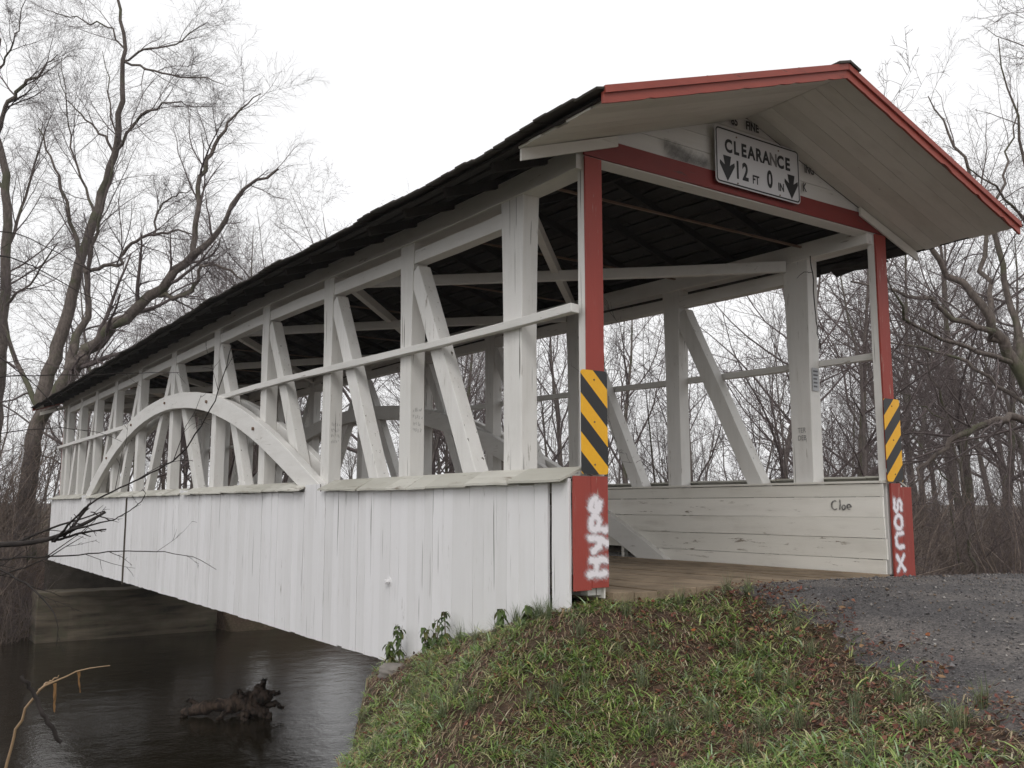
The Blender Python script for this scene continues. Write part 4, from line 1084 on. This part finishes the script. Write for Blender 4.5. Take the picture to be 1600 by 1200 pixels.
# dry stalk and the stick caught on it
M_reed = plain('dry_tan_stalk', (0.30, 0.20, 0.115), .6, 0, 30, .45)
rb = at(-5, 1330, 3.9); rb[2] = h1(rb[0], rb[1])
st = at(-5, 1330, 3.9)
e = traced('dry_stalk', 'dry tan bent stalk at the lower left corner', 'stalk', 3.9, tuple(rb),
       [[(-14, 1500, 0, .009), (0, 1290, 0, .008), (8, 1200, 0, .0062), (25, 1135, 0, .0055), (58, 1078, 0, .0048), (85, 1062, 0, .004), (122, 1048, 0, .003), (172, 1040, 0, .0014)],
        [(60, 1078, 0, .0045), (78, 1064, .05, .004), (92, 1055, .05, .002)]], M_reed, 33, twigs=False)
mb = MB()
for (a_, b_) in (((122, 1050), (125, 1082)), ((86, 1068), (85, 1112))):
    p0, p1 = at(*a_, 3.9)-rb, at(*b_, 3.92)-rb
    mb.beam(p0, p1, .011, .002, tuple(RT), 5, .0035, w1=.003)
part('dead_leaf', mb, plain('dry_leaf', (0.24, 0.13, 0.05), .7), e, lift=False)
traced('broken_stick', 'dark broken stick caught against the dry stalk', 'stick', 3.86, tuple(at(62, 1090, 3.86)), [[(33, 1056, -.02, .008), (50, 1078, 0, .009), (70, 1120, 0, .010), (96, 1160, .02, .009)]], M_wet, 34, twigs=False)

# drift stump in the water
R = random.Random(5)
e = empty('driftwood_stump', (-.75, 12.9, -3.45)); tag(e, 'rotten tree stump with splayed roots lying in the creek', 'stump')
RTv, FWv = np.array([RT[0], RT[1], 0]), np.array([sin(YAW), cos(YAW), 0])
def loc3(u, d, z): return tuple(RTv*u+FWv*d+np.array([0, 0, z]))
polys = []
def limb(P_, r_):
    P_ = np.array([loc3(*p) for p in P_]); d = np.linspace(0, 1, len(P_)); s = np.linspace(0, 1, 19)
    Q = np.stack([np.interp(s, d, P_[:, j]) for j in range(3)], -1)+nr.normal(0, .014, (19, 3)); polys.append(([tuple(x) for x in Q], list(np.interp(s, d, r_)*(1+nr.normal(0, .16, 19)))))
limb([(-1.0, 0, .10), (-.7, 0, .20), (-.3, .05, .24), (.1, .1, .28), (.4, .1, .30)], [.05, .11, .15, .17, .20])
limb([(.30, .1, -.1), (.42, .1, .2), (.48, .1, .42), (.44, .1, .66)], [.28, .24, .16, .03])
limb([(.4, .1, .25), (.62, 0, .42), (.76, 0, .50), (.92, 0, .48)], [.16, .11, .07, .02])
limb([(.45, .1, .1), (.7, -.1, .15), (.80, -.2, -.1)], [.13, .08, .05])
limb([(.3, .1, .3), (.22, -.1, .45), (.12, -.12, .60)], [.09, .05, .01])
limb([(.0, .0, .25), (-.2, -.25, .05), (-.35, -.4, -.12)], [.04, .035, .03])
limb([(-.7, 0, .2), (-.82, .1, .32), (-.95, .1, .34)], [.05, .03, .008])
limb([(-.8, 0, .15), (-.98, -.1, .05), (-1.1, -.15, -.06)], [.04, .03, .012])
limb([(.55, .1, .45), (.56, .1, .70), (.60, .15, .74)], [.08, .05, .01])
limb([(.5, .1, .2), (.85, .05, .3), (1.0, .0, .22)], [.07, .04, .01])
limb([(.35, .0, .2), (.3, -.25, .1), (.42, -.45, -.1)], [.09, .06, .04])
limb([(.2, .1, .3), (.05, .15, .42), (-.12, .15, .40)], [.09, .06, .02])
V, F = tubes(polys, 14); link(bpy.data.objects.new('stump_wood', mesh_np('stump', V+nr.normal(0, .013, V.shape), F, bark('rotten_wood', (.012, .010, .009), (.085, .058, .043)), True)), e)

# ------------------------------------------------------------------ near bank: grass, leaves, gravel, weeds
def bank_pts(n, seed, x0=-6.2, x1=1.2, y0=-5.6, y1=3.9):
    g_ = np.random.default_rng(seed); x = g_.uniform(x0, x1, n); y = g_.uniform(y0, y1, n); return x, y, g_
def crest_d(x, y): return (y-np.interp(x, NB[:, 0], NB[:, 1]))*.72
def cells(x, y, s):          # cheap value noise, 0..1
    return (np.sin(x*3.1*s+1.7*np.sin(y*2.3*s))+np.sin(y*3.7*s+1.3*np.sin(x*2.9*s+2))+np.sin((x+y)*5.3*s+.7)*.6)/5.2+.5
def grass_mask(x, y):
    rs = road_side(x, y)+.25*(cells(x, y, 1.6)-.5)*2; dn = crest_d(x, y)
    under = (np.abs(x) < 2.27) & (y > .02)
    return rs, dn, under
x, y, g_ = bank_pts(54000, 3)
rs, dn, under = grass_mask(x, y)
patch = cells(x, y, 1.1)*.6+cells(x+3, y-7, 2.6)*.4
dens = np.clip(.18-rs*1.0, 0, .95)*np.clip(.75-dn*.7, 0, 1)*np.clip(3.0*(patch-.27), .08, 1)
soil_bare = np.hypot(x+2.75, (y-2.3)*.8) < .36
keep = (g_.random(len(x)) < dens) & ~under & ~(soil_bare & (g_.random(len(x)) < .9)) & (dn < .75) & (np.hypot(x-CAM[0], y-CAM[1]) > 1.3)
x, y, patch = x[keep], y[keep], patch[keep]
nb = g_.integers(3, 9, len(x)); rep_ = np.repeat(np.arange(len(x)), nb); n = len(rep_)
csz = g_.uniform(.6, 1.45, len(x))*(.6+.8*patch)*np.clip((np.hypot(x-CAM[0], y-CAM[1])-1.0)/4.0, .45, 1); chue = g_.choice(8, len(x), p=[.21, .19, .15, .14, .13, .08, .03, .07])
x = x[rep_]+g_.normal(0, .011, n); y = y[rep_]+g_.normal(0, .011, n); z = H(x, y)
L = g_.uniform(.05, .135, n)*csz[rep_]; az = g_.uniform(0, 2*pi, n); lean = g_.uniform(.25, 1.05, n); curl = g_.uniform(.8, 2.1, n)
wd_ = g_.uniform(.0020, .0052, n)*np.clip(csz[rep_], .8, 1.2)
dx, dy = np.cos(az), np.sin(az); tw_ = g_.normal(0, .5, n); sx_, sy_ = -np.sin(az+tw_), np.cos(az+tw_)
V = np.zeros((n, 9, 3)); px_ = np.zeros(n); pz_ = np.zeros(n); ts_ = (0, .28, .55, .8, 1.0)
for k, t in enumerate(ts_):
    if k:
        a_ = lean+curl*(t+ts_[k-1])/2; st_ = L*(t-ts_[k-1]); px_ = px_+np.sin(a_)*st_; pz_ = pz_+np.cos(a_)*st_
    cx, cy, cz = x+dx*px_, y+dy*px_, z-.006+np.maximum(pz_, .006)
    ww = wd_*(.8, 1, .9, .55, 0)[k]
    if k < 4:
        V[:, k*2] = np.stack([cx-sx_*ww, cy-sy_*ww, cz], -1); V[:, k*2+1] = np.stack([cx+sx_*ww, cy+sy_*ww, cz], -1)
    else: V[:, 8] = np.stack([cx, cy, cz], -1)
b0 = np.arange(n)[:, None]*9
Fq = np.concatenate([b0+np.array([[0, 1, 3, 2]]), b0+np.array([[2, 3, 5, 4]]), b0+np.array([[4, 5, 7, 6]])]); Ft = b0+np.array([[6, 7, 8]])
pal = np.array([(.21, .32, .075), (.29, .40, .11), (.13, .22, .05), (.42, .47, .17), (.31, .41, .24), (.58, .53, .30), (.34, .20, .11), (.10, .17, .04)])
ci = np.where(g_.random(n) < .8, chue[rep_], g_.integers(0, 8, n)); cl = pal[ci]*g_.uniform(.75, 1.25, (n, 1))
M_grass = attr_mat('grass_blades', .38, .5, 0, .25)
o = link(bpy.data.objects.new('grass', mesh_np('grass', V.reshape(-1, 3), [Fq, Ft], M_grass, True, col=np.repeat(cl, 9, 0))))
tag(o, 'short wet green grass covering the bank beside the portal', 'grass', kind='stuff')

# flat dead thatch between the blades
x, y, gt_ = bank_pts(110000, 5); rs, dn, under = grass_mask(x, y)
keep = (gt_.random(len(x)) < np.clip(.45-rs*.9, 0, .75)*np.clip(.75-dn*.7, 0, 1)) & ~under & (dn < .9) & (np.hypot(x-CAM[0], y-CAM[1]) > 1.3)
x, y = x[keep], y[keep]; n = len(x); az = gt_.uniform(0, 2*pi, n); L = gt_.uniform(.03, .11, n); ww = gt_.uniform(.0015, .0038, n)
dx, dy = np.cos(az), np.sin(az); V = np.zeros((n, 6, 3)); l0, l2 = gt_.uniform(.002, .02, n), gt_.uniform(.002, .03, n); l1 = (l0+l2)/2+gt_.uniform(.004, .022, n)
for k, (t, lf) in enumerate(((-.5, l0), (0, l1), (.5, l2))):
    cx, cy = x+dx*L*t, y+dy*L*t; cz = H(cx, cy)+lf
    V[:, 2*k] = np.stack([cx-dy*ww, cy+dx*ww, cz], -1); V[:, 2*k+1] = np.stack([cx+dy*ww, cy-dx*ww, cz], -1)
b0 = np.arange(n)[:, None]*6
pal = np.array([(.24, .155, .10), (.38, .30, .19), (.14, .085, .062), (.50, .44, .31), (.20, .075, .06), (.26, .29, .12), (.20, .26, .10)])
cl = pal[gt_.choice(7, n, p=[.24, .16, .18, .08, .10, .12, .12])]*gt_.uniform(.75, 1.25, (n, 1))
o = link(bpy.data.objects.new('thatch', mesh_np('thatch', V.reshape(-1, 3), np.concatenate([b0+np.array([[0, 1, 3, 2]]), b0+np.array([[2, 3, 5, 4]])]), M_grass, True, col=np.repeat(cl, 6, 0))))
tag(o, 'flattened brown dead grass between the green blades', 'thatch', kind='stuff')

# finer pale tufts
g2 = np.random.default_rng(8); tx, ty = [], []
spots = []
while len(spots) < 70:
    a_, b_ = g2.uniform(-4.6, .3), g2.uniform(-4.2, 2.6); rs, dn, un = grass_mask(np.array([a_]), np.array([b_]))
    if rs[0] < .12 and dn[0] < .1 and not un[0]: spots.append((a_, b_))
spots += [(-2.36, .35), (-2.4, .9), (-2.42, 1.5), (-2.0, -.35), (-1.3, -.25), (-.7, -.45), (-2.34, 2.1)]
X_, Y_, L_, A_z, Ln = [], [], [], [], []
for (a_, b_) in spots:
    m_ = g2.integers(35, 80); X_.append(a_+g2.normal(0, .02, m_)); Y_.append(b_+g2.normal(0, .02, m_)); L_.append(g2.uniform(.10, .24, m_)); A_z.append(g2.uniform(0, 2*pi, m_)); Ln.append(g2.uniform(.1, 1.2, m_))
x, y, L, az, lean = map(np.concatenate, (X_, Y_, L_, A_z, Ln)); z = H(x, y); n = len(x); dx, dy = np.cos(az), np.sin(az); wd_ = g2.uniform(.0011, .0022, n)
V = np.zeros((n, 7, 3))
for k, t in enumerate((0, .4, .75, 1.0)):
    a_ = lean*t; hx = L*np.sin(a_)*t; hz = L*t*np.cos(a_*.9); cx, cy, cz = x+dx*hx, y+dy*hx, z-.006+hz; ww = wd_*(1, .95, .6, 0)[k]
    if k < 3: V[:, k*2] = np.stack([cx+dy*ww, cy-dx*ww, cz], -1); V[:, k*2+1] = np.stack([cx-dy*ww, cy+dx*ww, cz], -1)
    else: V[:, 6] = np.stack([cx, cy, cz], -1)
b0 = np.arange(n)[:, None]*7
pal = np.array([(.13, .165, .085), (.16, .19, .10), (.20, .20, .10), (.10, .14, .06)]); cl = pal[g2.choice(4, n)]*g2.uniform(.8, 1.2, (n, 1))
o = link(bpy.data.objects.new('grass_tufts', mesh_np('grass_tufts', V.reshape(-1, 3), [np.concatenate([b0+np.array([[0, 1, 3, 2]]), b0+np.array([[2, 3, 5, 4]])]), b0+np.array([[4, 5, 6]])], M_grass, True, col=np.repeat(cl, 7, 0))))
tag(o, 'pale fine grass tufts scattered over the bank', 'grass', kind='stuff')

# fallen leaves: small curled blades of litter
def leaves(n_, seed, dens_f, size, pal, p, name, label, lift_=.012):
    x, y, g_ = bank_pts(n_, seed); rs, dn, under = grass_mask(x, y)
    keep = (g_.random(len(x)) < dens_f(x, y, rs, dn)) & ~under & (dn < .9); x, y = x[keep], y[keep]; n = len(x)
    z = H(x, y)+g_.uniform(.002, lift_, n)+np.where(road_side(x, y) > 0, .02, 0)
    az = g_.uniform(0, 2*pi, n); L = g_.uniform(*size, n); W = L*g_.uniform(.35, .7, n); tl = g_.normal(0, .35, (n, 2)); cu = g_.uniform(-.25, .45, n)
    out_ = []
    for (u, v_, c_) in ((-.5, 0, .6), (-.2, .5, 0), (.2, .45, 0), (.55, 0, .5), (.2, -.45, 0), (-.2, -.5, 0), (0, 0, -.35)):
        lx, ly = u*L, v_*W; lz = np.abs(lx)*0+c_*cu*L*.8+tl[:, 0]*lx+tl[:, 1]*ly
        out_.append(np.stack([x+lx*np.cos(az)-ly*np.sin(az), y+lx*np.sin(az)+ly*np.cos(az), z+np.maximum(lz, -.008)], -1))
    V = np.stack(out_, 1); b0 = np.arange(n)[:, None]*7
    F = np.concatenate([b0+np.array([[6, i, (i+1) % 6]]) for i in range(6)])
    cl = np.array(pal)[g_.choice(len(pal), n, p=p)]*g_.uniform(.7, 1.3, (n, 1))
    o = link(bpy.data.objects.new(name, mesh_np(name, V.reshape(-1, 3), F, M_leaf, False, col=np.repeat(cl, 7, 0))))
    tag(o, label, 'leaves', kind='stuff')
M_leaf = attr_mat('dead_leaves', .6, .35, 60, .1)
leaves(85000, 21, lambda x, y, rs, dn: np.clip(.95-np.abs(rs+.25)*.45, .22, 1)*np.clip((cells(x, y, 1.7)*.6+cells(x-4, y+2, 4.1)*.4)*4-1.65, .16, 1)*(rs < .45)*np.clip(.8-dn, 0, 1), (.018, .05),
       [(.15, .050, .036), (.20, .085, .05), (.10, .042, .032), (.27, .16, .08), (.075, .040, .032)], [.32, .22, .22, .10, .14], 'fallen_leaves', 'wet red brown fallen leaves lying in the grass', .05)
leaves(900, 22, lambda x, y, rs, dn: np.where(rs < .3, .5, .06), (.035, .07), [(.30, .095, .030), (.19, .055, .035), (.24, .14, .06), (.13, .045, .035)], [.22, .34, .2, .24], 'fallen_leaves', 'larger orange and rust coloured leaves dropped on the bank', .03)
# broad leaved ground weeds
leaves(9000, 23, lambda x, y, rs, dn: np.clip(-.05-rs, 0, .3)*(cells(x+9, y, 1.4) > .55), (.03, .07), [(.075, .135, .030), (.10, .17, .04), (.055, .10, .025)], [.4, .35, .25], 'ground_weeds', 'low broad leaved green weeds among the grass', .045)

# loose stones on the lane
x, y, g_ = bank_pts(52000, 31, -4.5, 4.2, -5.8, .2); rs = road_side(x, y)
keep = g_.random(len(x)) < np.where(rs > -.6, np.clip(.25+.5*cells(x, y, 1.3), 0, 1)*np.clip((rs+.62)*1.1, 0, 1)*np.where(rs < .05, cells(x+2, y, 2.2) > .48, 1), 0); x, y = x[keep], y[keep]; n = len(x)
rr = np.abs(g_.normal(.0, .0048, n))+.0026; rr = np.where(g_.random(n) < .012, rr*2, rr); rr = np.minimum(rr, .022); z = H(x, y)+np.where(road_side(x, y) > .1, .021, .006)+rr*.25
O = np.array([(1, 0, 0), (0, 1, 0), (-1, 0, 0), (0, -1, 0), (0, 0, .75), (0, 0, -.75)], float)
az = g_.uniform(0, 2*pi, n); S = g_.uniform(.6, 1.35, (n, 3)); Q = O[None]*S[:, None]+g_.normal(0, .18, (n, 6, 3)); ca, sa = np.cos(az)[:, None], np.sin(az)[:, None]
V = np.stack([Q[..., 0]*ca-Q[..., 1]*sa, Q[..., 0]*sa+Q[..., 1]*ca, Q[..., 2]], -1)*rr[:, None, None]+np.stack([x, y, z], -1)[:, None]
of = np.array([(0, 1, 4), (1, 2, 4), (2, 3, 4), (3, 0, 4), (1, 0, 5), (2, 1, 5), (3, 2, 5), (0, 3, 5)])
F = (np.arange(n)[:, None, None]*6+of[None]).reshape(-1, 3)
pal = np.array([(.10, .095, .095), (.16, .15, .15), (.07, .065, .068), (.24, .22, .20), (.15, .11, .08), (.35, .33, .31)]); cl = pal[g_.choice(6, n, p=[.3, .24, .24, .1, .09, .03])]
o = link(bpy.data.objects.new('gravel', mesh_np('gravel', V.reshape(-1, 3), F, attr_mat('gravel_stone', .6, .4), False, col=np.repeat(cl, 6, 0))))
tag(o, 'loose grey gravel strewn over the asphalt lane', 'gravel', kind='stuff')

# drooping weeds along the siding
M_weed = attr_mat('weed_leaves', .5, .4, 40, .25)
WL = ['low bushy weed just left of the foot of the white siding', 'small weed sprouting at the upper corner of the siding beside the red boards', 'leafy drooping weed at the low corner of the white siding', 'small drooping weed second from the low corner of the siding', 'leafy drooping weed third from the low corner of the siding', 'tallest drooping weed against the white siding above the bank', 'green weed below the siding in the grass']
for q, (px, py, D_, hh, nl) in enumerate(((612, 1022, 9.6, .26, 60), (868, 955, 7.9, .14, 24), (628, 1015, 9.55, .40, 46), (684, 990, 9.2, .28, 30), (712, 985, 9.05, .30, 26), (730, 978, 8.95, .34, 30), (782, 1020, 8.0, .20, 30))):
    p = at(px, py, D_); p[0] = min(p[0], -2.42); p[2] = h1(p[0], p[1]); Rw = random.Random(q+60)
    e = empty('drooping_weed', tuple(p)); tag(e, WL[q], 'weed', 'weeds along the siding')
    stems = []; V = []; F = []; C_ = []
    for s_ in range(3):
        a_ = Rw.uniform(0, 6.28); t = Rw.uniform(.05, .3); pts = [(0, 0, -.03)]
        for k in range(1, 7): pts.append((cos(a_)*t*hh*k/6*.6, sin(a_)*t*hh*k/6*.6, hh*k/6*Rw.uniform(.93, 1.0)))
        stems.append((pts, [.005-.0005*k for k in range(7)]))
        for k in range(nl//3):
            tt = Rw.uniform(.25, 1); f_ = tt*6; i = min(5, int(f_)); base = np.array(pts[i])+(np.array(pts[i+1])-np.array(pts[i]))*(f_-i)
            b_ = Rw.uniform(0, 6.28); Lf = Rw.uniform(.05, .095); wv_ = Lf*.24; d_ = np.array([cos(b_), sin(b_), 0]); sd2 = np.array([-sin(b_), cos(b_), 0])
            o0 = len(V)
            for (u, w_, zz) in ((0, 0, 0), (.35, 1, .02), (.35, -1, .02), (.75, .8, -.35), (.75, -.8, -.35), (1.0, 0, -.8)):
                V.append(base+d_*u*Lf*.8+sd2*w_*wv_+np.array([0, 0, zz*Lf])); 
            F += [(o0, o0+1, o0+2), (o0+1, o0+3, o0+4), (o0+1, o0+4, o0+2), (o0+3, o0+5, o0+4)]
            c_ = np.array(Rw.choice([(.08, .125, .032), (.11, .155, .042), (.06, .095, .028), (.15, .15, .05)])); C_ += [c_]*6
    Vt, Ft = tubes(stems, 5); link(bpy.data.objects.new('stem', mesh_np('weed_stem', Vt, Ft, M_brush, True)), e)
    link(bpy.data.objects.new('leaves', mesh_np('weed_leaves', V, np.array(F), M_weed, True, col=np.array(C_))), e)

# rock in the cut bank
import bmesh
bm = bmesh.new(); bmesh.ops.create_icosphere(bm, subdivisions=4, radius=1)
for v_ in bm.verts:
    c_ = np.array(v_.co); f_ = 1+.16*sin(c_[0]*3.1+1)+.12*sin(c_[1]*4.3+2+c_[2]*2)+.05*sin(c_[2]*11+c_[0]*9)
    q = c_*f_; q = np.sign(q)*np.abs(q)**.8; v_.co = (q[0]*.16, q[1]*.20, q[2]*.09)
me = bpy.data.meshes.new('bank_rock'); bm.to_mesh(me); bm.free(); me.polygons.foreach_set('use_smooth', [True]*len(me.polygons))
me.materials.append(plain('grey_rock', (0.20, 0.18, 0.16), .8, 0, 7, .5, .02))
p = at(615, 1052, 9.3); o = link(bpy.data.objects.new('bank_rock', me)); o.location = tuple(p); tag(o, 'flat grey rock jutting from the eroded bank below the siding', 'rock')

# dead vine on the right end post
traced('dead_vine', 'thin dead vine hanging down the right end post', 'vine', 10.15, tuple(at(1268, 400, 10.15)),
       [[(1266, 400, 0, .006), (1271, 445, -.03, .007), (1275, 500, -.02, .006), (1283, 548, .0, .005)], [(1270, 425, -.02, .004), (1255, 425, -.1, .003), (1245, 435, -.1, .002)]], M_wet, 41, twigs=False,
       kidcfg=dict(seg=[4, 3], wob=[.2, .2], up=[0, 0], taper=.4, max=1, kids=[4], t0=[.2], ang=(25, 60), len=(.08, .2), rmin=.0015))

# ------------------------------------------------------------------ thin damp air
mh = bpy.data.materials.new('damp_air'); mh.use_nodes = True; nt = mh.node_tree; nt.nodes.clear()
out = nt.nodes.new('ShaderNodeOutputMaterial'); pv = nt.nodes.new('ShaderNodeVolumePrincipled')
pv.inputs['Color'].default_value = (0.95, 0.95, 0.97, 1); pv.inputs['Density'].default_value = HAZE; pv.inputs['Anisotropy'].default_value = 0.2
nt.links.new(pv.outputs[0], out.inputs['Volume'])
mb = MB(); mb.box(-320, 420, -220, 520, -6.0, 24.0); me = mb.mesh('haze', mh); fix_normals(me)
o = link(bpy.data.objects.new('haze', me)); tag(o, 'thin grey damp air over the creek and woods', 'haze', kind='stuff')
